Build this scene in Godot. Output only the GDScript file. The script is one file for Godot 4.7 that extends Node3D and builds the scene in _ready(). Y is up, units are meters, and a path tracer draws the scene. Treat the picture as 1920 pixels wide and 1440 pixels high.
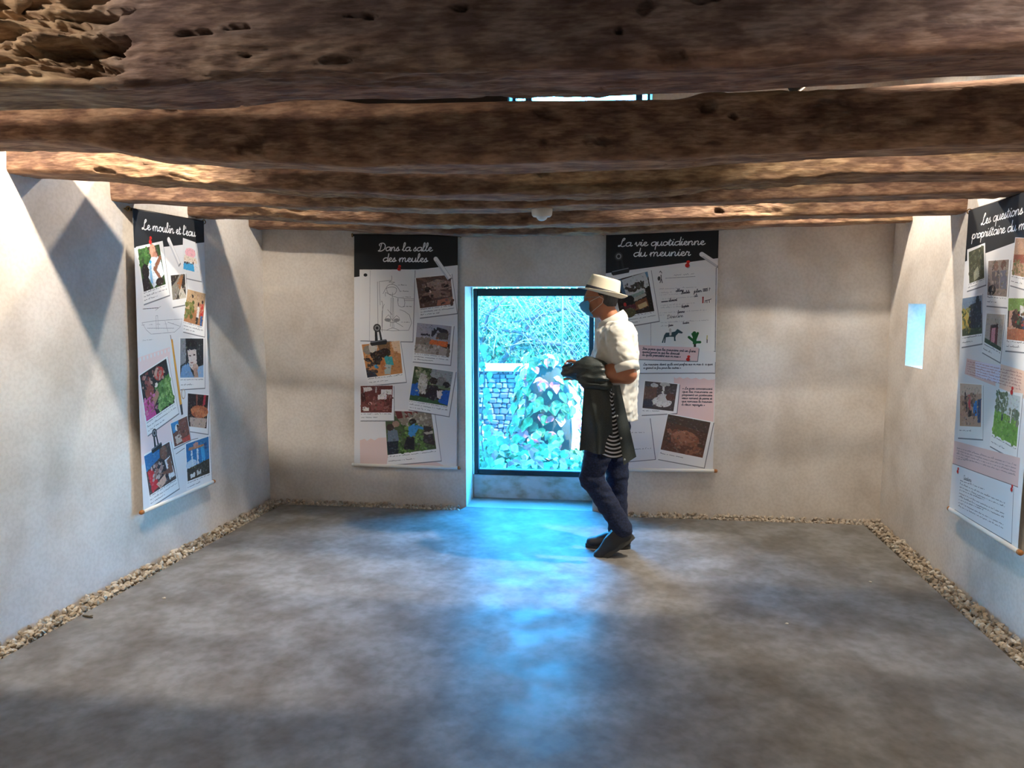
extends Node3D
# An old mill room: timber joists, plaster walls, four printed banners, a visitor walking past a garden window.

var rng := RandomNumberGenerator.new()
var M := {}          # materials by name
var names := {}      # how often a top-level name was used

const LAMP_Y := 2.95

func _ready():
	rng.seed = 7
	# camera -------------------------------------------------------------
	var cam := Camera3D.new()
	cam.name = "camera"
	add_child(cam)
	cam.position = Vector3(0, 1.6, 0)
	cam.rotation = Vector3(-atan(160.0 / 1440.0), deg_to_rad(7.0), 0)
	cam.fov = rad_to_deg(2.0 * atan(720.0 / 1440.0))
	cam.near = 0.05
	cam.far = 200.0
	cam.current = true
	# sky, sun, exposure ---------------------------------------------------
	var sky_mat := ProceduralSkyMaterial.new()
	sky_mat.sky_top_color = Color(0.2, 0.66, 1.0)
	sky_mat.sky_horizon_color = Color(0.45, 0.88, 1.0)
	sky_mat.ground_bottom_color = Color(0.35, 0.4, 0.35)
	sky_mat.ground_horizon_color = Color(0.45, 0.7, 0.75)
	sky_mat.sky_curve = 0.12
	sky_mat.sky_energy_multiplier = 6.0
	sky_mat.ground_energy_multiplier = 1.0
	var sky := Sky.new()
	sky.sky_material = sky_mat
	var env := Environment.new()
	env.background_mode = Environment.BG_SKY
	env.sky = sky
	env.tonemap_mode = Environment.TONE_MAPPER_LINEAR
	env.tonemap_exposure = 1.0
	env.sdfgi_enabled = true
	env.ssao_enabled = true
	env.ssil_enabled = true
	var world := WorldEnvironment.new()
	world.name = "world"
	world.environment = env
	add_child(world)
	var sun := DirectionalLight3D.new()
	sun.name = "sun"
	sun.light_color = Color(1.0, 0.97, 0.93)
	sun.light_energy = 10.0
	sun.light_angular_distance = 0.5
	sun.shadow_enabled = true
	sun.sky_mode = DirectionalLight3D.SKY_MODE_LIGHT_ONLY
	add_child(sun)
	sun.look_at_from_position(Vector3(6, 8, -3), Vector3(6, 8, -3) + Vector3(-0.55, -0.78, -0.25), Vector3.UP)
	# the spotlights on the upper tracks: position, target, energy
	make_materials()
	spotlight(Vector3(1.05, LAMP_Y, -1.0), Vector3(1.85, 1.0, -1.6), 1.6, 62.0, "spotlight on the upper track nearest the right wall's front end")
	spotlight(Vector3(-1.9, LAMP_Y, 0.5), Vector3(-2.6, 1.0, -0.2), 2.2, 62.0, "spotlight on the left upper track behind the first beam")
	spotlight(Vector3(1.0, LAMP_Y, 0.6), Vector3(1.7, 0.6, -0.6), 2.2, 62.0, "spotlight on the right upper track behind the first beam")
	spotlight(Vector3(-2.05, 2.85, -1.30), Vector3(-1.85, 2.05, -2.0), 1.5, 60.0, "spotlight on the upper track before the rotten end of the first beam")
	spotlight(Vector3(-1.95, LAMP_Y, -2.93), Vector3(-2.78, 1.45, -3.2), 6.5, 60.0, "spotlight above the third beam beside the left wall")
	spotlight(Vector3(-1.62, LAMP_Y, -4.60), Vector3(-2.72, 1.2, -4.55), 2.6, 56.0, "spotlight above the banner on the left wall")
	spotlight(Vector3(1.0, LAMP_Y, -2.75), Vector3(1.65, 1.3, -3.6), 2.4, 52.0, "spotlight above the third beam toward the right wall")
	spotlight(Vector3(1.15, LAMP_Y, -4.05), Vector3(1.97, 1.2, -4.15), 2.2, 52.0, "spotlight above the banner on the right wall")
	spotlight(Vector3(1.15, 2.86, -5.03), Vector3(1.97, 1.75, -5.08), 3.0, 62.0, "spotlight above the last two beams near the slot window")
	spotlight(Vector3(1.12, LAMP_Y, -4.36), Vector3(-0.15, 0.7, -4.72), 9.0, 28.0, "spotlight between the fourth and fifth beams, aimed at the man")
	build_room()
	build_windows()
	build_beams()
	build_gravel()
	build_posters()
	build_sensor()
	build_garden()
	build_person()
	build_small()


# ---------------------------------------------------------------- naming
func numbered(called: String) -> String:
	var n: int = names.get(called, 0)
	names[called] = n + 1
	return called if n == 0 else "%s_%03d" % [called, n]

func thing(called: String, label: String, category: String, at := Vector3.ZERO, group := "") -> Node3D:
	var o := Node3D.new()
	o.name = numbered(called)
	add_child(o, true)
	o.position = at
	tag(o, label, category, group)
	return o

func tag(o: Node, label: String, category: String, group := "") -> void:
	o.set_meta("label", label)
	o.set_meta("category", category)
	if group != "":
		o.set_meta("group", group)

func obj(called: String, mesh: Mesh, mat: Material, parent: Node = self) -> MeshInstance3D:
	var o := MeshInstance3D.new()
	if parent == self:
		o.name = numbered(called)
	else:
		var k := "%d/%s" % [parent.get_instance_id(), called]
		var n: int = names.get(k, 0)
		names[k] = n + 1
		o.name = called if n == 0 else "%s_%03d" % [called, n]
	o.mesh = mesh
	if mat:
		o.material_override = mat
	o.cast_shadow = GeometryInstance3D.SHADOW_CASTING_SETTING_ON
	parent.add_child(o, true)
	return o

func struct(called: String, mesh: Mesh, mat: Material, label: String, category: String) -> MeshInstance3D:
	var o := obj(called, mesh, mat)
	o.set_meta("kind", "structure")
	tag(o, label, category)
	return o


# ---------------------------------------------------------------- materials
func noise_tex(freq: float, octaves: int, kind := FastNoiseLite.TYPE_SIMPLEX_SMOOTH, ramp: Gradient = null, size := 512, sd := 1, fractal := FastNoiseLite.FRACTAL_FBM) -> NoiseTexture2D:
	var n := FastNoiseLite.new()
	n.noise_type = kind
	n.seed = sd
	n.frequency = freq
	n.fractal_type = fractal
	n.fractal_octaves = octaves
	n.fractal_gain = 0.55
	var t := NoiseTexture2D.new()
	t.width = size
	t.height = size
	t.seamless = true
	t.noise = n
	if ramp:
		t.color_ramp = ramp
	return t

func ramp(cols: Array, offs: Array) -> Gradient:
	var g := Gradient.new()
	g.colors = PackedColorArray(cols)
	g.offsets = PackedFloat32Array(offs)
	return g

func flat(col: Color, rough := 0.7, metal := 0.0) -> StandardMaterial3D:
	var m := StandardMaterial3D.new()
	m.albedo_color = col
	m.roughness = rough
	m.metallic = metal
	return m

func surface(tex: Texture2D, scale: Vector3, rough: float, bump: Texture2D, bump_cm: float, tint := Color.WHITE, world := true) -> StandardMaterial3D:
	var m := StandardMaterial3D.new()
	m.albedo_color = tint
	m.albedo_texture = tex
	m.roughness = rough
	m.uv1_triplanar = true
	m.uv1_world_triplanar = world
	m.uv1_scale = scale
	if bump:
		m.heightmap_enabled = true
		m.heightmap_texture = bump
		m.heightmap_scale = bump_cm
	return m

func add_detail(m: StandardMaterial3D, tex: Texture2D, scale: Vector3, world := true) -> void:
	m.detail_enabled = true
	m.detail_blend_mode = BaseMaterial3D.BLEND_MODE_MUL
	m.detail_uv_layer = BaseMaterial3D.DETAIL_UV_2
	m.detail_albedo = tex
	m.uv2_triplanar = true
	m.uv2_world_triplanar = world
	m.uv2_scale = scale

func make_materials() -> void:
	var plaster_tone := noise_tex(0.006, 4, FastNoiseLite.TYPE_SIMPLEX_SMOOTH, ramp([Color(0.80, 0.765, 0.725), Color(0.85, 0.82, 0.785), Color(0.88, 0.855, 0.825)], [0.2, 0.5, 0.8]), 512, 12)
	M.plaster = surface(plaster_tone, Vector3(0.45, 0.45, 0.45), 0.92, null, 0.0)
	var fleck := noise_tex(0.05, 3, FastNoiseLite.TYPE_SIMPLEX_SMOOTH, ramp([Color(0.965, 0.963, 0.96), Color(1, 1, 1)], [0.3, 0.6]), 512, 13)
	add_detail(M.plaster, fleck, Vector3(1.3, 1.3, 1.3))
	var slab_tone := noise_tex(0.008, 5, FastNoiseLite.TYPE_SIMPLEX_SMOOTH, ramp([Color(0.45, 0.432, 0.41), Color(0.495, 0.485, 0.47), Color(0.54, 0.533, 0.525)], [0.25, 0.5, 0.75]), 1024, 21)
	M.concrete = surface(slab_tone, Vector3(0.3, 0.3, 0.3), 0.52, null, 0.0)
	M.concrete.metallic_specular = 0.22
	add_detail(M.concrete, noise_tex(0.03, 5, FastNoiseLite.TYPE_SIMPLEX_SMOOTH, ramp([Color(0.92, 0.915, 0.91), Color(0.97, 0.97, 0.97), Color(1, 1, 1)], [0.25, 0.5, 0.7]), 1024, 22), Vector3(0.4, 0.4, 0.4))
	M.concrete.roughness_texture = noise_tex(0.02, 4, FastNoiseLite.TYPE_SIMPLEX_SMOOTH, ramp([Color(0.75, 0.75, 0.75), Color(1, 1, 1)], [0.3, 0.7]), 512, 24)
	M.curb = surface(noise_tex(0.01, 5, FastNoiseLite.TYPE_SIMPLEX_SMOOTH, ramp([Color(0.64, 0.60, 0.54), Color(0.74, 0.74, 0.73), Color(0.80, 0.81, 0.82)], [0.2, 0.45, 0.7]), 512, 25), Vector3(0.9, 1.6, 0.9), 0.7, null, 0.0)
	# timber: grain runs along x, so x is stretched
	var grain := noise_tex(0.02, 6, FastNoiseLite.TYPE_SIMPLEX_SMOOTH, ramp([Color(0.80, 0.78, 0.77), Color(0.92, 0.915, 0.91), Color(1.0, 1.0, 1.0)], [0.28, 0.5, 0.72]), 1024, 31)
	var grain_bump := noise_tex(0.025, 6, FastNoiseLite.TYPE_SIMPLEX_SMOOTH, null, 1024, 32)
	M.timber = surface(grain, Vector3(0.55, 3.2, 3.2), 0.88, grain_bump, 0.15)
	M.timber.vertex_color_use_as_albedo = true
	var blotch := noise_tex(0.012, 5, FastNoiseLite.TYPE_SIMPLEX_SMOOTH, ramp([Color(0.74, 0.70, 0.71), Color(0.91, 0.88, 0.86), Color(1, 1, 1)], [0.3, 0.5, 0.65]), 512, 33)
	add_detail(M.timber, blotch, Vector3(0.9, 2.2, 2.2))
	M.roof_wood = surface(grain, Vector3(0.5, 3.0, 3.0), 0.9, null, 0.0, Color(0.16, 0.12, 0.10))
	M.black_metal = flat(Color(0.05, 0.05, 0.055), 0.45, 0.3)
	M.frame = flat(Color(0.17, 0.19, 0.21), 0.45, 0.4)
	M.white_plastic = flat(Color(0.88, 0.88, 0.86), 0.4)
	M.lens = flat(Color(0.85, 0.9, 0.92), 0.25)
	M.brass = flat(Color(0.55, 0.42, 0.2), 0.35, 0.9)
	M.rod = flat(Color(0.9, 0.9, 0.88), 0.5)
	M.rod_wood = flat(Color(0.66, 0.42, 0.2), 0.55)
	var glass := StandardMaterial3D.new()
	glass.albedo_color = Color(0.85, 0.97, 1.0, 0.04)
	glass.roughness = 0.02
	glass.transparency = BaseMaterial3D.TRANSPARENCY_ALPHA
	M.glass = glass
	var lit := flat(Color(1, 0.95, 0.85), 0.5)
	lit.emission_enabled = true
	lit.emission = Color(1.0, 0.92, 0.8)
	lit.emission_energy_multiplier = 2.0
	M.bulb = lit


# ---------------------------------------------------------------- mesh helpers
func tool() -> SurfaceTool:
	var st := SurfaceTool.new()
	st.begin(Mesh.PRIMITIVE_TRIANGLES)
	return st

func quad(st: SurfaceTool, a: Vector3, b: Vector3, c: Vector3, d: Vector3) -> void:
	# seen from its front, a-b-c-d runs clockwise
	for p in [a, b, c, a, c, d]:
		st.add_vertex(p)

func box(st: SurfaceTool, lo: Vector3, hi: Vector3, bev := 0.0, xf := Transform3D()) -> void:
	# a box with chamfered edges
	var c := (lo + hi) * 0.5
	var h := (hi - lo) * 0.5
	var b: float = min(bev, min(h.x, min(h.y, h.z)) * 0.49)
	st.set_smooth_group(-1)
	if b <= 0.0:
		b = 0.00001
	for ax in 3:
		for s in [-1.0, 1.0]:
			var u := (ax + 1) % 3
			var v := (ax + 2) % 3
			var pts := []
			for q in [[-1, -1], [-1, 1], [1, 1], [1, -1]]:
				var p := Vector3.ZERO
				p[ax] = s * h[ax]
				p[u] = q[0] * (h[u] - b)
				p[v] = q[1] * (h[v] - b)
				pts.append(xf * (c + p))
			if s > 0:
				quad(st, pts[0], pts[1], pts[2], pts[3])
			else:
				quad(st, pts[3], pts[2], pts[1], pts[0])
	if bev <= 0.0:
		return
	for ax in 3:                                  # edges along ax
		var u := (ax + 1) % 3
		var v := (ax + 2) % 3
		for su in [-1.0, 1.0]:
			for sv in [-1.0, 1.0]:
				var e := []
				for t in [[-1.0, 0], [1.0, 0], [1.0, 1], [-1.0, 1]]:
					var p := Vector3.ZERO
					p[ax] = t[0] * (h[ax] - b)
					p[u] = su * (h[u] - (b if t[1] == 1 else 0.0))
					p[v] = sv * (h[v] - (0.0 if t[1] == 1 else b))
					e.append(xf * (c + p))
				if su * sv > 0:
					quad(st, e[0], e[1], e[2], e[3])
				else:
					quad(st, e[3], e[2], e[1], e[0])
	for sx in [-1.0, 1.0]:                         # corners
		for sy in [-1.0, 1.0]:
			for sz in [-1.0, 1.0]:
				var s3 := Vector3(sx, sy, sz)
				var t3 := []
				for k in 3:
					var p := s3 * (h - Vector3(b, b, b))
					p[k] = s3[k] * h[k]
					t3.append(xf * (c + p))
				if sx * sy * sz > 0:
					t3.reverse()
				for p in t3:
					st.add_vertex(p)

func done(st: SurfaceTool) -> ArrayMesh:
	st.generate_normals()
	return st.commit()

func box_mesh(lo: Vector3, hi: Vector3, bev := 0.0) -> ArrayMesh:
	var st := tool()
	box(st, lo, hi, bev)
	return done(st)

func tube(st: SurfaceTool, pts: Array, radii: Array, n := 8, cap := true, squash := 1.0) -> void:
	# a swept round bar through pts
	st.set_smooth_group(1)
	var rings := []
	var up := Vector3(0.13, 0.93, 0.31).normalized()
	for i in pts.size():
		var a: Vector3 = pts[max(i - 1, 0)]
		var b: Vector3 = pts[min(i + 1, pts.size() - 1)]
		var t := (b - a).normalized()
		var side := t.cross(up)
		if side.length() < 0.1:
			side = t.cross(Vector3.RIGHT)
		side = side.normalized()
		var w := side.cross(t).normalized()
		var ring := []
		for k in n:
			var an := TAU * k / n
			ring.append(pts[i] + (side * cos(an) + w * sin(an) * squash) * float(radii[i]))
		rings.append(ring)
	for i in pts.size() - 1:
		for k in n:
			var k2 := (k + 1) % n
			quad(st, rings[i][k], rings[i][k2], rings[i + 1][k2], rings[i + 1][k])
	if cap:
		for e in [0, pts.size() - 1]:
			for k in n:
				var k2 := (k + 1) % n
				var tri := [pts[e], rings[e][k2], rings[e][k]] if e == 0 else [pts[e], rings[e][k], rings[e][k2]]
				for p in tri:
					st.add_vertex(p)

func tube_mesh(pts: Array, radii: Array, n := 8, squash := 1.0) -> ArrayMesh:
	var st := tool()
	tube(st, pts, radii, n, true, squash)
	return done(st)

func lathe(st: SurfaceTool, prof: Array, n := 20, xf := Transform3D()) -> void:
	# prof: Vector2(radius, height) from bottom to top
	st.set_smooth_group(1)
	for i in prof.size() - 1:
		for k in n:
			var a := TAU * k / n
			var b := TAU * (k + 1) / n
			var p: Vector2 = prof[i]
			var q: Vector2 = prof[i + 1]
			quad(st, xf * Vector3(p.x * cos(a), p.y, p.x * sin(a)), xf * Vector3(q.x * cos(a), q.y, q.x * sin(a)), xf * Vector3(q.x * cos(b), q.y, q.x * sin(b)), xf * Vector3(p.x * cos(b), p.y, p.x * sin(b)))

func lathe_mesh(prof: Array, n := 20, xf := Transform3D()) -> ArrayMesh:
	var st := tool()
	lathe(st, prof, n, xf)
	return done(st)

func grid_mesh(nu: int, nv: int, f: Callable, closed_u := false) -> ArrayMesh:
	# f(i, j) gives the point at column i, row j; smooth normals, shared vertices
	var st := tool()
	st.set_smooth_group(0)
	for j in nv + 1:
		for i in nu + 1:
			st.set_uv(Vector2(float(i) / nu, float(j) / nv))
			st.add_vertex(f.call(i, j))
	var w := nu + 1
	for j in nv:
		for i in nu:
			var a := j * w + i
			for k in [a, a + 1, a + w + 1, a, a + w + 1, a + w]:
				st.add_index(k)
	st.generate_normals()
	return st.commit()


# ---------------------------------------------------------------- lamps
func spotlight(at: Vector3, target: Vector3, energy: float, cone: float, label: String) -> void:
	var o := thing("spotlight", label, "spotlight", at, "spotlights on the upper tracks")
	var dir := (target - at).normalized()
	var basis := Basis.looking_at(dir, Vector3(0.01, 0.2, 1).normalized())
	var turn := Transform3D(basis * Basis(Vector3.RIGHT, PI / 2), Vector3.ZERO)   # local -y looks along dir... the lathe's own axis
	obj("housing", lathe_mesh([Vector2(0.0, 0.105), Vector2(0.035, 0.105), Vector2(0.045, 0.09), Vector2(0.047, 0.0), Vector2(0.042, 0.0), Vector2(0.040, 0.03), Vector2(0.0, 0.03)], 16, Transform3D(Basis(Quaternion(Vector3.UP, -dir)), -dir * 0.01)), M.black_metal, o)
	obj("lamp_glass", lathe_mesh([Vector2(0.0, 0.0), Vector2(0.037, 0.0), Vector2(0.037, 0.006), Vector2(0.0, 0.006)], 16, Transform3D(Basis(Quaternion(Vector3.UP, -dir)), -dir * -0.004)), M.bulb, o)
	var track_x := lerpf(-1.95, -1.5, (1.0 - at.z) / 6.2) if at.x < 0.0 else lerpf(1.0, 1.15, (1.0 - at.z) / 6.4)
	obj("mount", tube_mesh([-dir * 0.06, -dir * 0.06 + Vector3(0, 0.12, 0), Vector3(track_x - at.x, 3.325 - at.y, -dir.z * 0.06)], [0.008, 0.008, 0.008]), M.black_metal, o)
	var l := SpotLight3D.new()
	l.name = "light"
	o.add_child(l)
	l.position = dir * 0.025
	l.basis = basis
	l.light_color = Color(1.0, 0.945, 0.87)
	l.light_energy = energy
	l.light_size = 0.03
	l.spot_angle = cone
	l.spot_angle_attenuation = 0.6
	l.spot_range = 12.0
	l.spot_attenuation = 2.0
	l.shadow_enabled = true


# ---------------------------------------------------------------- the room
const WALL_TOP := 3.9

func wall_mesh(origin: Vector3, along: Vector3, length: float, y0: float, y1: float, thick: float, holes: Array, sd: int, amp := 0.004) -> ArrayMesh:
	# inner face on the origin's plane, seen from the side that along x up points to; holes are [u0, v0, u1, v1]
	var inward := along.cross(Vector3.UP).normalized() * -1.0
	inward = Vector3.UP.cross(along).normalized() * -1.0
	var n := FastNoiseLite.new()
	n.seed = sd
	n.frequency = 1.0
	n.fractal_octaves = 3
	var us := breaks(0.0, length, 0.09, holes, 0)
	var vs := breaks(y0, y1, 0.09, holes, 1)
	var st := tool()
	st.set_smooth_group(0)
	var put := {}
	var count := 0
	for j in vs.size():
		for i in us.size():
			var p: Vector3 = origin + along * us[i] + Vector3.UP * vs[j]
			var d := n.get_noise_2d(us[i] * 1.7, vs[j] * 1.7) * amp + n.get_noise_2d(us[i] * 0.5 + 40.0, vs[j] * 0.5) * amp * 2.0
			st.add_vertex(p + inward * d)
	var w := us.size()
	for j in vs.size() - 1:
		for i in us.size() - 1:
			var cu: float = (us[i] + us[i + 1]) * 0.5
			var cv: float = (vs[j] + vs[j + 1]) * 0.5
			var inside := false
			for h in holes:
				if cu > h[0] and cu < h[2] and cv > h[1] and cv < h[3]:
					inside = true
			if inside:
				continue
			var a := j * w + i
			for k in [a, a + w, a + w + 1, a, a + w + 1, a + 1]:
				st.add_index(k)
	st.generate_normals()
	var mesh := st.commit()
	# the back, the ends and the jambs
	var s2 := tool()
	s2.set_smooth_group(-1)
	var back := -inward * thick
	var at := func(u: float, v: float) -> Vector3: return origin + along * u + Vector3.UP * v
	for j in vs.size() - 1:
		for i in us.size() - 1:
			var cu2: float = (us[i] + us[i + 1]) * 0.5
			var cv2: float = (vs[j] + vs[j + 1]) * 0.5
			var inside2 := false
			for h in holes:
				if cu2 > h[0] and cu2 < h[2] and cv2 > h[1] and cv2 < h[3]:
					inside2 = true
			if not inside2:
				quad(s2, at.call(us[i], vs[j]) + back, at.call(us[i + 1], vs[j]) + back, at.call(us[i + 1], vs[j + 1]) + back, at.call(us[i], vs[j + 1]) + back)
	var rims := [[0.0, y0, length, y1, 1]]
	for h in holes:
		rims.append([h[0], h[1], h[2], h[3], -1])
	var lip := inward * 0.004
	for r in rims:
		var c := [at.call(r[0], r[1]), at.call(r[2], r[1]), at.call(r[2], r[3]), at.call(r[0], r[3])]
		for k in 4:
			var a: Vector3 = c[k]
			var b: Vector3 = c[(k + 1) % 4]
			var off := lip if r[4] == -1 else Vector3.ZERO
			if r[4] == 1:
				quad(s2, a, a + back, b + back, b)
			else:
				quad(s2, a + off * 0.5, b + off * 0.5, b + back, a + back)
	s2.generate_normals()
	return s2.commit(mesh)

func breaks(a: float, b: float, step: float, holes: Array, k: int) -> Array:
	var marks := [a, b]
	for h in holes:
		for e in [h[k], h[k + 2]]:
			if e > a + 0.001 and e < b - 0.001 and not marks.has(e):
				marks.append(e)
	marks.sort()
	var out := []
	for i in marks.size() - 1:
		var n: int = max(1, int(ceil((marks[i + 1] - marks[i]) / step)))
		for t in n:
			out.append(lerpf(marks[i], marks[i + 1], float(t) / n))
	out.append(marks[-1])
	return out

const LA := Vector3(-3.14, 0, 2.8)
const LB := Vector3(-2.65, 0, -5.73)
const RA := Vector3(1.90, 0, 2.8)
const RB := Vector3(1.98, 0, -5.70)

func build_room() -> void:
	# floor: a polished slab that stops short of the walls, and a tongue into the window recess
	var st := tool()
	st.set_smooth_group(-1)
	var t := -0.09
	var g := 0.115          # width of the gravel channel
	var inner := [Vector3(-3.14 + g + 0.02, 0, 2.8), Vector3(-2.65 + g + 0.03, 0, -5.73 + g), Vector3(-1.09, 0, -5.73 + g), Vector3(-1.06, 0, -5.727), Vector3(-1.05, 0, -6.03), Vector3(-0.09, 0, -6.03), Vector3(-0.085, 0, -5.72), Vector3(0.2, 0, -5.70 + g), Vector3(1.98 - g - 0.03, 0, -5.70 + g), Vector3(1.90 - g - 0.03, 0, 2.8)]
	var flat_pts := PackedVector2Array()
	for p in inner:
		flat_pts.append(Vector2(p.x, p.z))
	var tri := Geometry2D.triangulate_polygon(flat_pts)
	for k in range(0, tri.size(), 3):
		var a: Vector3 = inner[tri[k]]
		var b: Vector3 = inner[tri[k + 1]]
		var c: Vector3 = inner[tri[k + 2]]
		if (b - a).cross(c - a).y > 0:
			var sw := b
			b = c
			c = sw
		for p in [a, b, c]:
			st.add_vertex(p)
	for k in inner.size():
		var a: Vector3 = inner[k]
		var b: Vector3 = inner[(k + 1) % inner.size()]
		quad(st, a, b, b + Vector3(0, t, 0), a + Vector3(0, t, 0))
		quad(st, b, a, a + Vector3(0, t, 0), b + Vector3(0, t, 0))
	var fl := struct("floor", done(st), M.concrete, "polished grey-brown concrete floor slab", "floor")
	var bed := flat(Color(0.42, 0.36, 0.29), 0.95)
	obj("gravel_bed", box_mesh(Vector3(-3.7, -0.25, -6.2), Vector3(2.5, -0.05, 2.9)), bed, fl)

	var bx := (RB - LB).normalized()
	var bl := (RB - LB).length()
	# back wall: the big window reaches down to the floor, the upper one shows through the joists
	var off := 0.5
	struct("wall_back", wall_mesh(LB - bx * off, bx, bl + off * 2.0, 0.0 - 0.2, WALL_TOP, 0.5, [[-1.058 + 2.65 + off, -0.0, -0.088 + 2.65 + off, 1.69], [1.93 + off, 2.86, 2.95 + off, 3.45]], 3), M.plaster, "pale plastered back wall with the garden window", "wall")
	var ld := (LB - LA).normalized()
	struct("wall_left", wall_mesh(LA, ld, (LB - LA).length() + 0.45, -0.2, WALL_TOP, 0.5, [], 5), M.plaster, "pale plastered wall on the left, crossed by lamp light and beam shadow", "wall")
	var rd := (RA - RB).normalized()
	var rl := (RB - RA).length()
	struct("wall_right", wall_mesh(RB - rd * 0.45, rd, rl + 0.45, -0.2, WALL_TOP, 0.5, [[0.45 + 0.325, 1.16, 0.45 + 0.615, 1.567]], 6), M.plaster, "pale plastered wall on the right with the small slot window", "wall")
	struct("wall_front", wall_mesh(Vector3(2.4, 0, 2.6), Vector3(-1, 0, 0), 6.1, -0.2, WALL_TOP, 0.4, [], 7), M.plaster, "plastered wall opposite the garden window", "wall")
	struct("ceiling", box_mesh(Vector3(-3.8, WALL_TOP - 0.02, -6.3), Vector3(2.6, WALL_TOP + 0.18, 3.1)), M.roof_wood, "dark boarded underside of the roof above the joists", "ceiling")
	struct("trim_1", box_mesh(Vector3(-2.5, 2.84, -5.73), Vector3(-0.725, 3.4, -5.685), 0.006), M.roof_wood, "dark boarding on the upper back wall left of the upper window", "boarding")
	# lighting tracks above the joists
	for tr in [[Vector3(-1.95, 3.36, 1.0), Vector3(-1.5, 3.36, -5.2), "black lighting track above the joists, toward the left wall"], [Vector3(1.0, 3.36, 1.0), Vector3(1.15, 3.36, -5.4), "black lighting track above the joists, toward the right wall"]]:
		var m := tool()
		var a: Vector3 = tr[0]
		var b: Vector3 = tr[1]
		var mid := (a + b) * 0.5
		var xf := Transform3D(Basis.looking_at((b - a).normalized()), mid)
		box(m, Vector3(-0.02, -0.018, -(b - a).length() * 0.5), Vector3(0.02, 0.018, (b - a).length() * 0.5), 0.003, xf)
		for s in [-0.4, 0.0, 0.4]:
			tube(m, [mid + (b - a) * s, mid + (b - a) * s + Vector3(0, WALL_TOP - 0.022 - 3.36, 0)], [0.006, 0.006])
		tag(obj("lighting_track", done(m), M.black_metal), tr[2], "lighting track", "lighting tracks")


func build_windows() -> void:
	# window_1: the garden window in its deep recess
	var root := Node3D.new()
	root.name = "window_1"
	add_child(root)
	root.set_meta("kind", "structure")
	tag(root, "large fixed garden window in a dark frame on a concrete curb", "window")
	var x0 := -1.046
	var x1 := -0.098
	var y0 := 0.19
	var y1 := 1.69
	var zf := -6.0
	var f := 0.05
	for b in [[Vector3(x0, y0, zf - 0.06), Vector3(x0 + f * 0.75, y1 - 0.01, zf)], [Vector3(x1 - f * 0.75, y0, zf - 0.06), Vector3(x1, y1 - 0.01, zf)], [Vector3(x0 + f * 0.75, y1 - 0.07, zf - 0.06), Vector3(x1 - f * 0.75, y1 - 0.01, zf)], [Vector3(x0 + f * 0.75, y0, zf - 0.06), Vector3(x1 - f * 0.75, y0 + 0.045, zf)]]:
		obj("window_frame", box_mesh(b[0], b[1], 0.006), M.frame, root)
	obj("pane", box_mesh(Vector3(x0 + 0.03, y0 + 0.03, zf - 0.036), Vector3(x1 - 0.03, y1 - 0.05, zf - 0.03)), M.glass, root)
	obj("curb", box_mesh(Vector3(-1.055, -0.1, -6.22), Vector3(-0.09, y0 + 0.002, -6.012), 0.008), M.curb, root)
	# window_2: the slot in the right wall
	var s := Node3D.new()
	s.name = "window_2"
	add_child(s)
	s.set_meta("kind", "structure")
	tag(s, "small bright slot window in the right wall", "window")
	var zc := -5.70 + 0.325
	obj("window_frame", frame_mesh(Vector3(2.36, 1.16, zc), Vector3(2.40, 1.567, zc + 0.29), 0.018, true), M.frame, s)
	obj("pane", box_mesh(Vector3(2.376, 1.17, zc + 0.01), Vector3(2.382, 1.557, zc + 0.28)), M.glass, s)
	# window_3: the upper window whose light shows between the first two beams
	var u := Node3D.new()
	u.name = "window_3"
	add_child(u)
	u.set_meta("kind", "structure")
	tag(u, "upper window glimpsed through the gap between the first two beams", "window")
	obj("window_frame", frame_mesh(Vector3(-0.715, 2.86, -5.95), Vector3(0.295, 3.45, -5.89), 0.02, false), M.frame, u)
	for x in [-0.60, 0.215]:
		obj("mullion", box_mesh(Vector3(x - 0.024, 2.88, -5.95), Vector3(x + 0.024, 3.43, -5.89), 0.004), M.frame, u)
	obj("pane", box_mesh(Vector3(-0.70, 2.875, -5.923), Vector3(0.28, 3.435, -5.917)), M.glass, u)

func frame_mesh(lo: Vector3, hi: Vector3, w: float, along_z: bool) -> ArrayMesh:
	var st := tool()
	if along_z:
		box(st, lo, Vector3(hi.x, hi.y, lo.z + w), 0.003)
		box(st, Vector3(lo.x, lo.y, hi.z - w), hi, 0.003)
		box(st, Vector3(lo.x, lo.y, lo.z + w), Vector3(hi.x, lo.y + w, hi.z - w), 0.003)
		box(st, Vector3(lo.x, hi.y - w, lo.z + w), Vector3(hi.x, hi.y, hi.z - w), 0.003)
	else:
		box(st, lo, Vector3(lo.x + w, hi.y, hi.z), 0.003)
		box(st, Vector3(hi.x - w, lo.y, lo.z), hi, 0.003)
		box(st, Vector3(lo.x + w, lo.y, lo.z), Vector3(hi.x - w, lo.y + w, hi.z), 0.003)
		box(st, Vector3(lo.x + w, hi.y - w, lo.z), Vector3(hi.x - w, hi.y, hi.z), 0.003)
	return done(st)


# ---------------------------------------------------------------- beams
func along_curve(pts: Array, x: float) -> float:
	if x <= pts[0].x:
		return pts[0].y
	for i in pts.size() - 1:
		if x < pts[i + 1].x:
			var t: float = (x - pts[i].x) / (pts[i + 1].x - pts[i].x)
			t = t * t * (3.0 - 2.0 * t)
			return lerpf(pts[i].y, pts[i + 1].y, t)
	return pts[-1].y

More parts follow.
